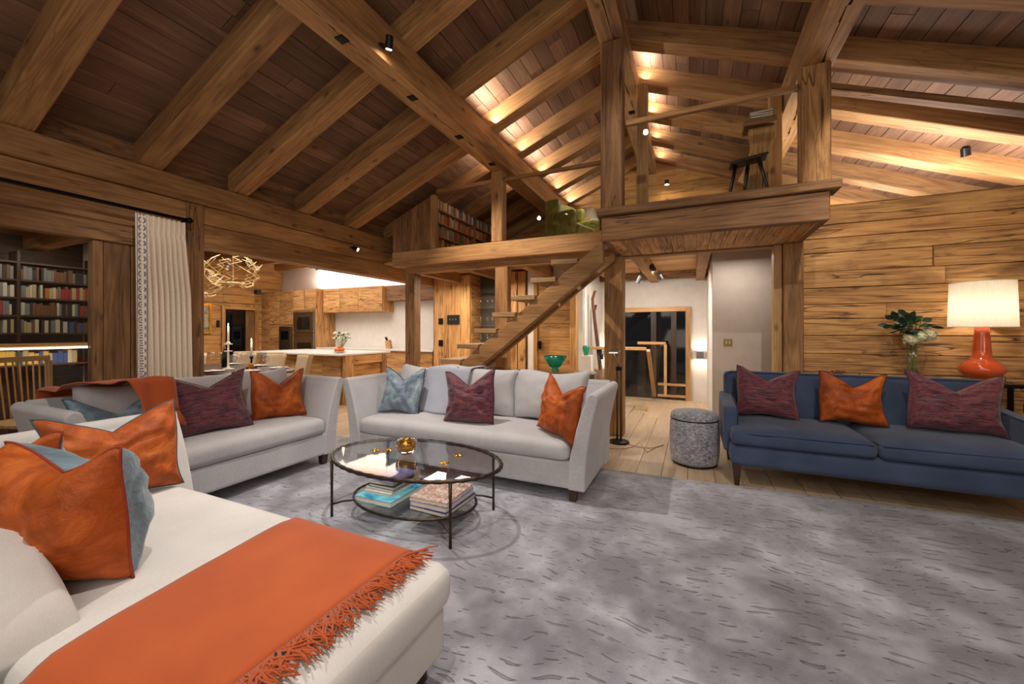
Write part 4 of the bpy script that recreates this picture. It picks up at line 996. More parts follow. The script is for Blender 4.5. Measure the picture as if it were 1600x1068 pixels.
# track spotlights
def spotlight(label, loc, rot, L=.10, r=.03, lit=True, mount=(0, 0, .06), power=0, group=None):
    s = thing('spotlight', label, 'spotlight', loc, (0, 0, 0), group)
    R_ = Euler(rot).to_matrix().to_4x4()
    def tr(mb): mb.v = [tuple(R_ @ Vector(a)) for a in mb.v]; return mb
    tr(MB().lathe([(0, L / 2), (r * .95, L / 2), (r, L / 2 - .005), (r, -L / 2), (r * .85, -L / 2), (r * .8, -L / 2 + .01)], 18)).build('housing', M['black'], s, smooth=False)
    tr(MB().lathe([(0, -L / 2 + .006), (r * .8, -L / 2 + .006)], 16)).build('lens', M['lampglow'] if lit else M['steel'], s)
    m = Vector(mount); MB().tube([(0, 0, 0), m * .6, m], .008, 6).build('bracket', M['black'], s)
    a = m * 1.0; MB().lathe([(0, -.008), (.03, -.008), (.03, .008), (0, .008)], 14, tuple(a)).build('mount_plate', M['black'], s)
    return s
spotlight('black spotlight glowing on the side of the long cracked beam', (-2.26, 2.53, 3.66), (.15, .25, 0), mount=(-.085, 0, .0))
spotlight('black spotlight on the left wall beam, nearer the curtain', (-4.76, 4.58, 2.58), (0, -1.1, .3), L=.09, r=.032, mount=(-.06, -.02, .02))
spotlight('black spotlight on the left wall beam, nearer the gallery', (-4.76, 5.53, 2.70), (0, -.5, .3), L=.11, r=.03, lit=False, mount=(-.06, -.02, .02))
spotlight('small black spotlight on the right roof slope', (2.72, 6.0, 3.26), (.3, -.2, 0), L=.09, r=.04, mount=(0, 0, .05))
for i, (x, y, z, rot, nm) in enumerate([(-.68, 6.5, 2.33, (.2, .1, 0), 'uppermost of the four spots on the hall ceiling joist'), (-.56, 6.5, 2.29, (.3, -.45, 0), 'second spot down on the hall joist, tilted right'), (-.46, 6.55, 2.15, (.3, -.45, 0), 'lowest right spot of the hall joist group'), (-.78, 6.6, 2.12, (0, .4, 0), 'spot on the left side of the hall joist')]):
    spotlight('black spotlight, ' + nm, (x, y, z), rot, L=.11, r=.03, mount=(-.61 - x if x > -.6 else (.0 if x > -.7 else -.75 - x), 0, max(.0, 2.28 - z)))
spotlight('small ceiling spot under the gallery above the thermostat', (-4.4, 5.8, 2.36), (0, 0, 0), L=.10, r=.04, mount=(0, 0, .07))
spotlight('black wall light on the white wall above the kitchen cabinets', (-8.95, 7.3, 2.95), (pi / 2 * 0, 0, 0), L=.12, r=.03, mount=(0, .08, 0))
area((-8.95, 7.26, 3.03), (-8.95, 7.4, 3.3), .06, .06, 6, NEUT)
spotlight('white tiny gallery spot below the ridge', (-.43, 7.8, 4.03), (0, 0, 0), L=.08, r=.04, mount=(0, .1, .05))

# wall lights
for nm, x in (('square brass wall light right of the stair window', .13), ('square brass wall light behind the skis', -1.60)):
    W_ = thing('wall_light', nm, 'lamp', (x, 8.34, .85))
    MB().box(-.06, .06, -.11, 0, -.08, .08).build('housing', M['steel'], W_, .004)
    MB().box(-.05, .05, -.10, -.01, .081, .083).box(-.05, .05, -.10, -.01, -.083, -.081).build('lens', M['lampglow'], W_)
sw = thing('light_switch', 'square brass switch plate with two rockers on the pale wall', 'switch', (.43, 5.995, 1.15))
box('plate', plain('dull_brass', '8C7A42', .4, .6), sw, -.05, .05, -.008, 0, -.045, .045, .002)
for x in (-.025, .012): box('rocker', M['paper'], sw, x, x + .012, -.014, -.008, -.02, .02, .001)
th = thing('thermostat', 'black rectangular control panel on the planked wall', 'control panel', (-4.33, 6.685, 1.53))
box('case', M['black'], th, -.14, .14, -.02, 0, -.09, .09, .004)
for x in (-.07, .0, .07): box('button', M['steel'], th, x - .012, x + .012, -.026, -.02, -.015, .02, .001)
for z, nm in ((1.50, 'small dark switch left of the control panel'), (1.06, 'small dark switch below, left side of the planked wall')):
    q = box('light_switch', M['metal_dark'], None, -4.68, -4.58, 6.665, 6.69, z - .06, z + .06); tag(q, nm, 'switch')

# ================================================================== CURTAIN
cu = thing('curtain', 'cream pleated curtain with a patterned grey border on the left', 'curtain', (-4.70, 2.10, 0))
def curt(u, v):
    # v=0 top .. 1 bottom
    z = 2.40 - 2.37 * v; W0 = .40 if v < .06 else .40 + .035 * min(1, (v - .06) * 4)
    y = -.215 + W0 * u + (.02 * v)
    amp = .014 + .022 * min(1, v * 2.5); ph = u * 2 * pi * 9.5 + .25 * sin(v * 3 + u * 9)
    x = amp * sin(ph) * (.5 + .5 * min(1, u * 6)) + .008 * sin(ph * 2 + 5 * v)
    if .05 < v < .075: x *= .35
    if u < .18: x = amp * .25 * sin(ph)
    return (x, y, z)
MB().grid(curt, 160, 60).build('fabric', M['curtain'], cu, smooth=True, solid=.003)
bd = MB().grid(lambda u, v: (curt(.02 + .125 * u, v)[0] + .006, (u - .5) * .078, curt(.1, v)[2]), 6, 60).build('border_trim', M['trim'], cu, smooth=True, loc=(0, -.168, 0))
rod = thing('curtain_rail', 'black metal curtain rail above the window', 'rail', (-4.72, .5, 2.44))
MB().tube([(0, -2.1, 0), (0, 1.86, 0)], .014, 10).build('pole', M['metal_dark'], rod, smooth=True)
for y in (.25, 1.83): MB().tube([(0, y, 0), (-.13, y, 0)], .012, 8).build('bracket', M['metal_dark'], rod); MB().lathe([(0, -.03), (.022, -.025), (.025, 0), (.022, .025), (0, .03)], 12, (0, y, 0)).build('finial', M['metal_dark'], rod, smooth=True)

# ================================================================== BOOKS AND BOOKCASES
BM_ = {}
def shelf_book(loc, w_, h_, d_, colr, axis, label, group, lean=0):
    """spine faces +X for axis 'Y' (row runs along Y) and -Y for axis 'X'"""
    key = (round(w_, 3), round(h_, 2), d_, colr, axis)
    if key not in BM_:
        m = MB()
        if axis == 'Y': m.box(-d_, 0, -w_ / 2, w_ / 2, 0, h_)
        else: m.box(-w_ / 2, w_ / 2, 0, d_, 0, h_)
        BM_[key] = m.mesh('book', M['bk_' + colr], .0015)
    o = bpy.data.objects.new('book', BM_[key]); COL.objects.link(o); o.location = loc; tag(o, label, 'book', group)
    return o
def book_row(a0, a1, fixed, z, hmax, axis, cols, where, rng, wmul=1.0, d_=.14, dens=1):
    a = a0
    while a < a1 - .03:
        w_ = rng.choice([.018, .024, .030, .036]) * wmul; h_ = hmax * rng.choice([.72, .8, .86, .92]); c_ = rng.choice(cols)
        if a + w_ > a1: break
        if rng.random() < .04: a += w_; continue
        loc = (fixed, a + w_ / 2, z) if axis == 'Y' else (a + w_ / 2, fixed, z)
        shelf_book(loc, w_, h_, d_, c_, axis, '%s bound book on %s' % (c_, where), '%s books on %s' % (c_, where), 0); a += w_ + .001
# gallery bookcase, faces +X
G = thing('bookcase', 'low wooden bookcase on the gallery under the roof slope', 'bookcase', (-3.62, 6.0, 2.572))
Ls = 2.3
zs = [0, .21, .42, .63]
for z in zs: box('shelf', wBeam('Y'), G, -.25, 0, -.85, Ls - .85, z, z + .02, .002)
for y in (-.85, .30, Ls - .87): box('side', wBeam('Z'), G, -.25, 0, y, y + .02, .0205, .629, .002)
rng = random.Random(5)
rows = [('the bottom shelf of the gallery bookcase', ['orange', 'brown', 'cream', 'red', 'yellow']), ('the second shelf of the gallery bookcase', ['green', 'grey', 'orange', 'red', 'cream', 'brown']), ('the third shelf of the gallery bookcase', ['orange', 'red', 'brown', 'cream', 'white']), ('the top of the gallery bookcase', ['blue', 'brown', 'orange', 'white', 'grey', 'yellow'])]
for z, (wh, cl) in zip(zs, rows):
    book_row(5.175, 6.295, -3.64, 2.572 + z + .0205, .18 if z < .6 else .17, 'Y', cl, wh, rng, 1.1); book_row(6.325, 7.2, -3.64, 2.572 + z + .0205, .18, 'Y', cl, wh, rng, 1.5)
# far low bookcase along the gable
G2 = thing('bookcase', 'small wall bookcase below the gable behind the green armchair', 'bookcase', (-1.7, 7.95, 2.9))
box('shelf', wDark('X'), G2, -.5, .75, -.22, 0, .32, .345); box('shelf', wDark('X'), G2, -.5, .75, -.22, 0, .62, .645); box('shelf', wDark('X'), G2, -.5, .75, -.22, 0, 0, .02)
for x in (-.5, .1, .73): box('side', wDark('Z'), G2, x, x + .02, -.22, 0, .0205, .619)
book_row(-1.55, -.99, 7.75, 3.246, .24, 'X', ['blue', 'blue', 'white', 'purple', 'brown'], 'the wall shelf behind the green armchair', rng, 1.6)
# library bookcase
LB = thing('bookcase', 'dark wall bookcase of the library seen through the glass', 'bookcase', (-6.85, 1.0, 0))
zz = [1.26, 1.46, 1.66, 1.86]
for z in zz + [2.06, .90]: box('shelf', wDark('Y'), LB, -.25, 0, -1.6, 1.36, z, z + .02, .002)
for y in (-1.6, -.7, .1, .72, 1.34): box('side', wDark('Z'), LB, -.25, .005, y, y + .025, 0, 2.2, .002)
box('counter', wHoney('Y'), LB, -.25, .25, -1.6, 1.36, 1.12, 1.16); box('light_strip', M['dimglow'], LB, .24, .256, -1.6, 1.36, 1.10, 1.118, 0)
area((-6.55, 1.3, 1.09), (-6.7, 1.3, .6), 1.8, .1, 4, WARM)
area((-6.5, 1.3, 2.2), (-6.85, 1.3, 1.5), 1.8, .1, 4, WARM)
nms = ['the first library shelf above the counter', 'the second library shelf above the counter', 'the third library shelf above the counter', 'the top library shelf']
pal = [['black', 'white', 'grey', 'cream', 'blue', 'brown'], ['grey', 'red', 'white', 'black', 'brown'], ['white', 'red', 'grey', 'cream', 'orange'], ['black', 'brown', 'grey']]
for z, wh, cl in zip(zz, nms, pal):
    book_row(1.50, 1.71, -6.86, z + .0205, .165, 'Y', cl, wh, rng, 1.0); book_row(1.75, 2.33, -6.86, z + .0205, .165, 'Y', cl, wh, rng, 1.0)
book_row(1.60, 2.2, -6.86, .9205, .17, 'Y', ['blue', 'yellow', 'white', 'green', 'cream'], 'the library shelf below the counter', rng, 1.2)
# slatted chair in the library
LC = thing('slatted_chair', 'high-backed slatted chair in the library behind the glass', 'chair', (-5.75, 1.55, 0), (0, 0, 1.9))
for k in range(11): MB().tube([(-.22 + .044 * k, .18, .45), (-.25 + .05 * k, .24, 1.02)], .007, 6).build('slat', wHoney('Z'), LC)
box('top_rail', wHoney('X'), LC, -.28, .28, .22, .255, 1.0, 1.05); box('seat', wHoney('X'), LC, -.25, .25, -.22, .22, .42, .46, .01)
for x in (-.22, .19):
    for y in (-.19, .16): box('leg', wHoney('Z'), LC, x, x + .035, y, y + .035, 0, .42)
box('side_post', wHoney('Z'), LC, .25, .285, .20, .25, 0, 1.0)
ds = thing('desk', 'dark red wood desk in the library', 'desk', (-6.0, .62, 0)); box('desk_top', wood('red_wood', '8A3A22', '6B2815', '3C140B', 'Y', crack=.1), ds, -.35, .3, -.7, .45, .70, .74)
for x in (-.3, .24):
    for y in (-.65, .38): box('leg', wDark('Z'), ds, x, x + .05, y, y + .05, 0, .70)
kr = box('kilim_rug', cover('kilim_pattern', ['7A2F1E', 'C0763A', '3A2A30', 'D2A868'], 5), None, -7.1, -5.3, .9, 2.3, -.028, .008, 0); tag(kr, 'orange patterned kilim on the library floor', 'rug')

# green armchair on the gallery
A = thing('armchair', 'olive green upholstered armchair on the gallery', 'armchair', (-1.85, 6.45, 2.575), (0, 0, 1.25))
rbox('seat', M['green_fabric'], A, -.30, .30, -.32, .22, .18, .44, .06); rbox('back', M['green_fabric'], A, -.38, .38, .12, .30, .2, .90, .08)
for s in (-1, 1): rbox('arm', M['green_fabric'], A, min(s * .28, s * .42), max(s * .28, s * .42), -.32, .2, .15, .64, .07)
for s in (-1, 1): rbox('wing', M['green_fabric'], A, min(s * .30, s * .42), max(s * .30, s * .42), -.02, .2, .6, .86, .05)
for x in (-.3, .3):
    for y in (-.25, .22): box('leg', wDark('Z'), A, x - .02, x + .02, y - .02, y + .02, 0, .17)
A2 = thing('armchair', 'second olive armchair on the gallery, nearer the central post', 'armchair', (-0.95, 7.15, 2.575), (0, 0, -1.1))
rbox('seat', M['green_fabric'], A2, -.28, .28, -.3, .22, .15, .42, .06); rbox('back', M['green_fabric'], A2, -.32, .32, .12, .28, .15, .62, .08)
for s in (-1, 1): rbox('arm', M['green_fabric'], A2, min(s * .26, s * .38), max(s * .26, s * .38), -.3, .2, .12, .52, .06)
for x in (-.28, .28):
    for y in (-.22, .22): box('leg', wDark('Z'), A2, x - .02, x + .02, y - .02, y + .02, 0, .14)
gl_ = thing('table_lamp', 'small table lamp with a conical cream shade behind the green armchair', 'lamp', (-1.75, 7.35, 2.575))
sh = MB().lathe([(.17, .78), (.10, 1.02)], 28); sh.f = [f for f in sh.f if len(f) == 4]; sh.build('lamp_shade', M['shade'], gl_, smooth=True)
MB().lathe([(0, 0), (.08, 0), (.03, .04), (.02, .8), (0, .8)], 16).build('stand', M['brass'], gl_, smooth=True)

# trunk desk, stool, books on gallery
tk = thing('trunk_table', 'live-edge trunk slab table on the balcony beside the right post', 'table', (.63, 4.75, 2.575))
rr = random.Random(2); prof = []
for k in range(9): prof.append((-.10 + rr.uniform(-.02, .02), .02 + .85 * k / 8))
poly = [(-.16, 0)] + [(-.155 + .02 * sin(k * 1.3) + .008 * k, .1 * k) for k in range(1, 9)] + [(.13 - .01 * k + .015 * sin(k * 2.1), .1 * (8 - k)) for k in range(0, 9)]
MB().prism(poly, 'Y', -.05, .05).build('trunk_slab', wPlank('Z'), tk, .01, 2)
box('table_top', wOld('X'), tk, -.15, .13, -.12, .12, .801, .86)
for k, (nm, c_) in enumerate((('lowest book on the trunk table', 'grey'), ('second book on the trunk table', 'brown'), ('third book on the trunk table', 'grey'), ('top book on the trunk table', 'cream'))):
    book(nm, (.63 + .006 * (k % 2), 4.75, 2.575 + .861 + .0225 * k), .05 * (k % 3 - 1), .20, .16, .022, M['bk_' + c_])
S = thing('stool', 'black three-legged wooden stool on the balcony', 'stool', (.50, 4.48, 2.565))
MB().prism([(-.16, .36), (-.17, .385), (-.08, .40), (.06, .42), (.15, .43), (.16, .41), (.06, .39), (-.08, .37)], 'Y', -.09, .09).build('seat', M['black'], S, .008, 2)
for (a, b_) in (((-.11, 0, .38), (-.18, -.05, 0)), ((.08, -.04, .39), (.17, -.06, 0)), ((.0, .04, .39), (-.04, .10, 0))): MB().tube([a, b_], [.02, .013], 8).build('leg', M['black'], S, smooth=True)

# ================================================================== HALL
gr = thing('glass_rail', 'glass balustrade with a honey wood handrail around the stairwell', 'balustrade', (-1.0, 6.9, 0))
box('handrail', wHoney('X'), gr, -.75, .30, -.03, .03, .98, 1.03); box('pane', M['glass'], gr, -.74, .29, -.006, .006, .05, .98, 0)
MB().prism([(-.02, .0), (.05, .0), (.05, .05), (-.02, .05)], 'X', .25, .32).build('handrail_block', wHoney('X'), gr, .003, loc=(0, 0, 0))
MB().box(-.03, .03, 0, 1.5, -.025, .025).build('handrail', wHoney('Y'), gr, .004, loc=(.33, .02, .98), rot=(radians(-38), 0, 0))
box('handrail', wHoney('X'), gr, .05, .55, .9, .95, 1.05, 1.1); box('pane', M['glass'], gr, .05, .55, .92, .93, .0, 1.05, 0)
box('handrail_post', wHoney('Z'), gr, .52, .57, .9, .95, .1, 1.05)
for k, (x0_, z0_, x1_, z1_, nm) in enumerate(((-1.44, .12, -1.655, 2.02, 'old wooden ski leaning left, with a curved tip'), (-1.46, .12, -1.665, 1.78, 'old wooden ski leaning right, slightly shorter'))):
    s = thing('ski', nm, 'ski', (0, 7.05 + .2 * k, 0)); mb = MB(); n = 14
    for i in range(n):
        t0, t1 = i / n, (i + 1) / n
        def q(t): 
            X = x0_ + (x1_ - x0_) * t + (.07 * max(0, (t - .88) / .12) ** 2 if k == 0 else .05 * max(0, (t - .9) / .1) ** 2); return X, z0_ + (z1_ - z0_) * t
        (xa, za), (xb, zb) = q(t0), q(t1)
        mb.add([(xa - .018, -.035, za), (xa + .018, -.035, za), (xa + .018, .035, za), (xa - .018, .035, za), (xb - .018, -.035, zb), (xb + .018, -.035, zb), (xb + .018, .035, zb), (xb - .018, .035, zb)], [(0, 1, 5, 4), (1, 2, 6, 5), (2, 3, 7, 6), (3, 0, 4, 7)])
    mb.build('ski_body', wood('ski_wood', '8A5A3C', '5E3826', '3A2017', 'Z'), s)
    box('binding', M['metal_dark'], s, x0_ + (x1_ - x0_) * .42 - .01, x0_ + (x1_ - x0_) * .42 + .06, -.04, .04, z0_ + (z1_ - z0_) * .40, z0_ + (z1_ - z0_) * .46)
pl = MB().tube([(-1.42, 7.2, .1), (-1.60, 7.25, 1.15)], .012, 8).build('ski_pole', M['terracotta'], smooth=True); tag(pl, 'bamboo ski pole beside the wooden skis', 'ski pole')
bs = MB().lathe([(0, 0), (.12, 0), (.15, .2), (.15, .42), (.17, .62), (.155, .61), (.135, .42), (.135, .2), (0, .03)], 24).build('umbrella_stand', M['terracotta'], loc=(-1.44, 7.1, 0), smooth=True); tag(bs, 'pale woven stand holding the old skis', 'basket')
# glass niche shelves with wine glasses
ni = thing('glass_shelves', 'glass shelves for wine glasses in the stone niche', 'shelf', (-3.6, 6.95, 0))
for z in (1.05, 1.40, 1.75, 2.05): box('shelf', M['table_glass'], ni, -.34, .5, -.1, .14, z, z + .012, .001)
WG = MB().lathe([(0, 0), (.03, .0), (.004, .008), (.004, .08), (.028, .105), (.034, .14), (.027, .18)], 14).mesh('wine_glass', M['vase_glass'], smooth=True)
WG2 = WG
for z, wh in ((1.062, 'lowest'), (1.412, 'second'), (1.762, 'third')):
    for k in range(6):
        o = bpy.data.objects.new('wine_glass', WG); COL.objects.link(o); o.location = (-3.86 + .13 * k, 6.95 + .04 * (k % 2), z)
        tag(o, 'clear wine glass on the %s glass shelf of the stone niche' % wh, 'glass', 'wine glasses on the %s niche shelf' % wh)

# ================================================================== KITCHEN AND DINING
def cab(name, label, x0, x1, y0, y1, z0, z1, doors, mat=None, toe=0):
    t = thing(name, label, 'cabinet', ((x0 + x1) / 2, (y0 + y1) / 2, z0)); ox, oy = t.location.x, t.location.y
    box('body', wPlank('Z'), t, x0 - ox, x1 - ox, y0 + .02 - oy, y1 - oy, 0, z1 - z0)
    n = len(doors) - 1
    for a, b_ in zip(doors, doors[1:]): box('door', mat or wPlank('X'), t, a + .004 - ox, b_ - .004 - ox, y0 - oy, y0 + .02 - oy, .01, z1 - z0 - .01, .003)
    return t
tc = cab('tall_cabinet', 'tall wood cabinet in the left corner of the kitchen', -10.44, -9.72, 6.8, 7.38, 0, 2.33, [-10.44, -10.08, -9.72])
tc = thing('tall_cabinet', 'tall wood cabinet housing the coffee machine', 'cabinet', (-9.45, 7.1, 0)); box('body', wPlank('X'), tc, -.26, .25, -.28, .28, 0, 2.33); box('door', wPlank('X'), tc, -.255, .25, -.30, -.282, 1.46, 2.32); box('door', wPlank('X'), tc, -.255, .25, -.30, -.282, .02, .78)
tc = thing('tall_cabinet', 'tall wood cabinet housing the stacked ovens', 'cabinet', (-8.78, 7.1, 0)); box('body', wPlank('Z'), tc, -.40, .40, -.28, .28, 0, 2.34)
for a, b_ in ((-.4, -.02), (.02, .4)): box('door', wPlank('X'), tc, a, b_, -.30, -.282, 1.82, 2.33)
box('drawer', wPlank('X'), tc, -.39, .39, -.30, -.282, .05, .65)
def oven(label, x0, x1, z0, z1, gx0, gx1, gz0, gz1):
    t = thing('oven', label, 'oven', ((x0 + x1) / 2, 6.80, z0)); ox = t.location.x
    box('front_panel', M['steel'], t, x0 - ox, x1 - ox, -.03, .015, 0, z1 - z0, .003); box('door_glass', M['black_glass'], t, gx0 - ox, gx1 - ox, -.036, -.031, gz0 - z0, gz1 - z0, .001)
    MB().tube([(x0 - ox + .05, -.06, z1 - z0 - .05), (x1 - ox - .05, -.06, z1 - z0 - .05)], .009, 8).build('handle', M['steel'], t)
    for k in range(4): MB().lathe([(0, 0), (.014, 0), (.014, .015), (0, .015)], 10, (-.2 + .13 * k, -.045, .03)).build('knob', M['steel'], t) if z0 < 1 else None
oven('upper steel oven in the tall kitchen cabinets', -9.14, -8.42, 1.27, 1.78, -9.0, -8.55, 1.34, 1.65)
oven('lower steel oven below the upper one', -9.14, -8.42, .68, 1.25, -9.0, -8.5, .74, 1.02)
oven('built-in coffee machine left of the ovens', -9.68, -9.22, .80, 1.42, -9.60, -9.32, 1.08, 1.30)
oh = cab('wall_cabinet', 'long wall cabinet above the kitchen worktop', -8.36, -6.46, 7.0, 7.38, 1.75, 2.34, [-8.36, -7.8, -7.2, -6.46])
bc = cab('base_cabinet', 'run of base cabinets along the kitchen back wall', -8.36, -4.95, 6.84, 7.38, 0, .86, [-8.36, -7.7, -7.0, -6.3, -5.6, -4.95])
wt = box('worktop', M['worktop'], None, -8.36, -4.92, 6.80, 7.39, .861, .90, .003); tag(wt, 'white worktop along the kitchen back wall', 'worktop')
bh = box('beam', wOld('X'), None, -6.44, -4.85, 7.1, 7.38, 2.0, 2.34); tag(bh, 'dark timber lintel right of the wall cabinets', 'beam')
# kitchen window frame and sill
w3 = setting('window_3', 'narrow kitchen opening with a wood casement right of the worktop', 'window'); box('window_frame', wGold('Z'), w3, -5.08, -5.0, 7.34, 7.398, .92, 2.0); box('sill', M['worktop'], w3, -5.25, -4.86, 7.3, 7.398, .902, .93)
kb = thing('knife_block', 'pale wooden knife block with dark handles on the back worktop', 'knife block', (-6.35, 7.1, .901), (0, .0, .2)); MB().prism([(-.05, 0), (.07, 0), (.03, .2), (-.08, .17)], 'Y', -.05, .05).build('block', wHoney('Z'), kb, .004)
for k in range(3): MB().tube([(-.06 + .02 * k, 0, .17), (-.10 + .02 * k, -.0, .26)], .010, 6).build('handle', M['black'], kb)
# island
il = thing('kitchen_island', 'wooden kitchen island with a pale stone top', 'kitchen island', (-6.7, 5.5, 0))
def ib(name, mat, x0, x1, y0, y1, z0, z1, b=.004): return box(name, mat, il, x0 + 6.7, x1 + 6.7, y0 - 5.5, y1 - 5.5, z0, z1, b)
ib('body', wPlank('X'), -7.85, -5.58, 5.12, 6.1, 0, .865)
ib('worktop', M['worktop'], -7.95, -5.5, 4.98, 6.2, .866, .90)
for k in range(5): ib('front_panel', wPlank('X'), -7.84 + .44 * k, -7.405 + .44 * k, 5.09, 5.119, .03, .86)
for (a, b_) in ((5.08, 5.26), (5.98, 6.1)): ib('end_post', wPlank('Z'), -5.579, -5.51, a, b_, 0, .865)
ib('end_rail', wPlank('Y'), -5.579, -5.52, 5.262, 5.978, .70, .86); ib('end_panel', wGold('Y'), -5.579, -5.565, 5.262, 5.978, 0, .70)
fb = thing('fruit_bowl', 'white plate of oranges on the kitchen island', 'bowl', (-5.85, 5.25, .901)); MB().lathe([(0, .004), (.05, .004), (.11, .02), (.12, .03)], 24).build('plate', M['worktop'], fb, smooth=True)
for k in range(7):
    a = k * 2 * pi / 6; R_ = .055 if k < 6 else 0
    o = MB().lathe([(0, -.035), (.02, -.03), (.033, -.012), (.035, .005), (.028, .022), (.012, .034), (0, .035)], 14).build('orange', M['orange_fruit'], loc=(-5.85 + R_ * cos(a), 5.25 + R_ * sin(a), .962 if k < 6 else 1.008), smooth=True); tag(o, 'orange in the pile on the island plate' if k < 6 else 'orange on top of the pile on the island plate', 'fruit', 'oranges on the island plate')
kv = thing('vase', 'glass vase of yellow green blossom on the kitchen island', 'vase', (-5.98, 5.40, .901)); MB().lathe([(0, .002), (.04, .002), (.05, .08), (.045, .16)], 20).build('glass_body', M['vase_glass'], kv, smooth=True)
kf = thing('bouquet', 'loose yellow green blossom in the island vase', 'flowers', (-5.98, 5.40, .95)); rr = random.Random(8)
for k in range(26):
    a = rr.uniform(0, 6.28); e = Vector((cos(a) * rr.uniform(.03, .17), sin(a) * .1, rr.uniform(.14, .33))); MB().tube([(0, 0, 0), tuple(e * .5), tuple(e)], .0025, 4).build('stem', M['stem'], kf)
    mb = MB()
    for j in range(5): leafmesh(mb, e, Vector((rr.uniform(-1, 1), rr.uniform(-1, 1), rr.uniform(-.3, 1))), .045, .014, rr)
    mb.build('blossom', M['petal'] if k % 2 else M['leaf'], kf, smooth=True)

# dining table + chairs
dt = thing('dining_table', 'oval dark dining table laid for dinner behind the left sofa', 'table', (-6.3, 3.62, 0))
MB().lathe([(0, .715), (.97, .715), (1, .73), (1, .745), (.98, .75), (0, .75)], 56, (0, 0, 0), 1.22, .58).build('table_top', wDark('X'), dt)
MB().lathe([(0, 0), (.32, 0), (.33, .03), (.12, .08), (.09, .4), (.14, .71), (0, .71)], 32).build('pedestal', wDark('Z'), dt, smooth=True)
def dchair(label, x, y, rz):
    t = thing('dining_chair', label, 'chair', (x, y, 0), (0, 0, rz))
    rbox('seat', M['leather_beige'], t, -.23, .23, -.24, .22, .38, .48, .04, n=8)
    def bf(u, v): 
        a = (u - .5) * 1.9; R_ = .27 + .03 * v; return (R_ * sin(a), .0 + R_ * cos(a) - .02 + .06 * v, .46 + .44 * v)
    MB().grid(bf, 14, 8).build('back', M['leather_beige'], t, smooth=True, solid=.045)
    MB().tube([bf(k / 14, 1.0) for k in range(15)], .026, 8).build('back_roll', M['leather_beige'], t, smooth=True)
    for a in (-.19, .19):
        for b_ in (-.19, .17): MB().tube([(a, b_, .39), (a * 1.08, b_ * 1.1, 0)], [.018, .012], 6).build('leg', wDark('Z'), t)
dchair('beige leather dining chair on the far side, nearest the wall opening', -6.02, 4.38, -.35)
dchair('beige leather dining chair on the far side, second from the right', -6.72, 4.42, .0)
dchair('beige leather dining chair on the far side, third from the right', -7.35, 4.30, .2)
dchair('beige leather dining chair seen beside the curtain post', -5.75, 2.98, 2.9)
dchair('beige leather dining chair at the far left of the table', -7.75, 3.75, .9)
for x, y, nm in [(-5.48, 3.42, 'nearest the left grey sofa'), (-5.9, 3.2, 'in front of the tall candlestick'), (-6.2, 4.0, 'on the far side opposite the dark candlestick'), (-6.9, 4.0, 'far side, behind the wine bottle'), (-6.7, 3.22, 'near side beside the curtain post'), (-5.55, 3.88, 'at the right end of the table')]:
    p = thing('dinner_plate', 'white dinner plate with napkin on the dining table, setting', 'plate', (x, y, .7505), group='place settings on the dining table')
    p['label'] = 'white dinner plate with folded napkin, ' + nm
    MB().lathe([(0, .003), (.08, .003), (.13, .014), (.135, .016), (.08, .008), (0, .007)], 24).build('plate', M['worktop'], p, smooth=True); box('napkin', M['paper'], p, -.05, .05, -.03, .03, .010, .024, .004)
WG3 = MB().lathe([(0, 0), (.035, .0), (.005, .008), (.005, .09), (.038, .12), (.046, .16), (.036, .215)], 16).mesh('wine_glass', M['vase_glass'], smooth=True)
for i, (x, y) in enumerate([(-5.45, 3.62), (-5.55, 3.68), (-5.72, 3.38), (-5.85, 3.42), (-6.05, 3.82), (-6.2, 3.78), (-6.55, 3.42), (-6.7, 3.45), (-6.85, 3.8), (-6.98, 3.76), (-5.70, 3.72), (-6.4, 3.82), (-6.0, 3.5)]):
    o = bpy.data.objects.new('wine_glass', WG3); COL.objects.link(o); o.location = (x, y, .7505); tag(o, 'clear stemmed wine glass on the laid dining table', 'glass', 'wine glasses on the dining table')
def candle(label, x, y, hs, hc):
    t = thing('candlestick', label, 'candlestick', (x, y, .7505))
    m_ = M['candle'] if hs > .3 else M['metal_dark']
    MB().lathe([(0, 0), (.07, 0), (.075, .012), (.02, .03), (.012, .06), (.012, hs - .04), (.03, hs - .02), (.016, hs), (0, hs)], 20).build('stand', m_, t, smooth=True)
    if hs > .3:
        for z in (.26, .36): MB().lathe([(0, z), (.05, z), (.05, z + .01), (0, z + .01)], 18).build('disc', m_, t)
    MB().lathe([(0, hs), (.013, hs), (.011, hs + hc), (0, hs + hc)], 12).build('candle', M['candle'], t, smooth=True)
    MB().lathe([(0, hs + hc), (.006, hs + hc + .01), (.005, hs + hc + .025), (0, hs + hc + .045)], 10).build('flame', M['flame'], t, smooth=True)
    l = bpy.data.lights.new('flame_light', 'POINT'); l.energy = 1.2; l.color = (1, .6, .25); l.shadow_soft_size = .01
    o = bpy.data.objects.new('flame_light', l); COL.objects.link(o); o.location = (x, y, .7505 + hs + hc + .06)
candle('tall white candlestick with two discs on the dining table', -6.02, 3.45, .40, .22)
candle('shorter dark candlestick on the dining table', -5.93, 3.72, .18, .22)
am = MB().lathe([(0, 0), (.03, 0), (.038, .05), (.032, .09)], 16).build('tumbler', plain('amber_glass', 'D98A2C', .1, Transmission_Weight=.6), loc=(-5.72, 3.58, .7505), smooth=True); tag(am, 'amber glass tumbler glowing on the dining table', 'glass')
bt = MB().lathe([(0, 0), (.037, 0), (.037, .19), (.014, .25), (.014, .30), (0, .30)], 16).build('bottle', M['black_glass'], loc=(-6.55, 3.7, .7505), smooth=True); tag(bt, 'dark wine bottle on the dining table', 'bottle')
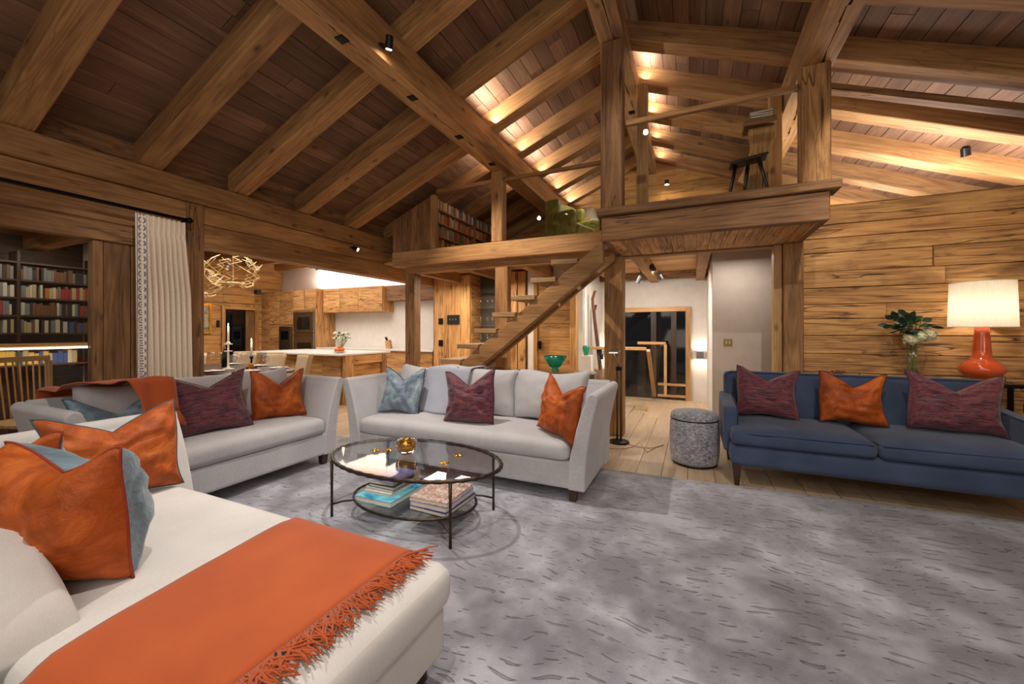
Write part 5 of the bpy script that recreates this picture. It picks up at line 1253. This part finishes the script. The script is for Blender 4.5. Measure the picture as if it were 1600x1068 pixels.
# chandeliers
def chandelier(label, x, y, z, R_=.36):
    t = thing('chandelier', label, 'chandelier', (x, y, z)); rr = random.Random(int(-x * 10))
    MB().tube([(0, 0, -.17), (0, 0, 1.0 if x < -7 else .95)], .006, 6).build('stem', M['brass'], t)
    MB().lathe([(0, -.20), (.12, -.195), (.155, -.175), (.15, -.165), (0, -.165)], 28).build('base_dish', M['brass'], t, smooth=True)
    for k in range(9):
        a0 = k * 2 * pi / 9; pts = []
        for j in range(9):
            ph = -1.0 + 2.0 * j / 8; a = a0 + .22 * ((-1) ** (j + k)) + .1 * j * ((-1) ** k) * .5
            pts.append((R_ * cos(ph) * cos(a), R_ * cos(ph) * sin(a), R_ * .74 * sin(ph)))
        MB().tube([(.12 * cos(a0), .12 * sin(a0), -.18)] + pts, .0045, 6).build('branch', M['brass'], t, smooth=True)
        p = Vector(pts[5]); b_ = p + Vector((-p.y, p.x, .0)).normalized() * .12 + Vector((0, 0, .08)); MB().tube([pts[4], tuple((p + b_) / 2), tuple(b_)], .0035, 5).build('twig', M['brass'], t, smooth=True)
        if k % 2 == 0: MB().lathe([(0, 0), (.018, .01), (.02, .05), (.014, .07)], 12, tuple(p)).build('glass_bud', M['vase_glass'], t, smooth=True)
    l = bpy.data.lights.new('chandelier_light', 'POINT'); l.energy = 2.5; l.color = (1, .9, .75); l.shadow_soft_size = .1
    o = bpy.data.objects.new('chandelier_light', l); COL.objects.link(o); o.location = (x, y, z + .02)
chandelier('brass branch chandelier above the right half of the dining table', -6.3, 3.68, 2.19)
chandelier('brass branch chandelier partly hidden by the curtain post', -7.45, 3.78, 2.10)
# picture
pc_ = thing('picture', 'gilt framed picture on the dining room wall', 'picture', (-10.41, 5.32, 1.60))
for (a, b_, c_, d_) in ((-.27, -.21, -.36, .36), (.21, .27, -.36, .36)): box('frame', M['gold'], pc_, 0, .03, a, b_, c_, d_)
for (c_, d_) in ((-.36, -.30), (.30, .36)): box('frame', M['gold'], pc_, 0, .03, -.209, .209, c_, d_)
box('canvas', cover('old_painting', ['2B2A28', '7A6A50', 'B0A890', '4A3A2C'], 7), pc_, .002, .01, -.21, .21, -.30, .30, 0)
ph = box('wall_phone', M['black'], None, -10.42, -10.38, 5.70, 5.76, 1.40, 1.56); tag(ph, 'small black wall phone left of the dark doorway', 'phone')
sp = box('wall_speaker', M['black'], None, -10.42, -10.30, 6.60, 6.72, 2.28, 2.38); tag(sp, 'small black speaker above the kitchen corner', 'speaker')
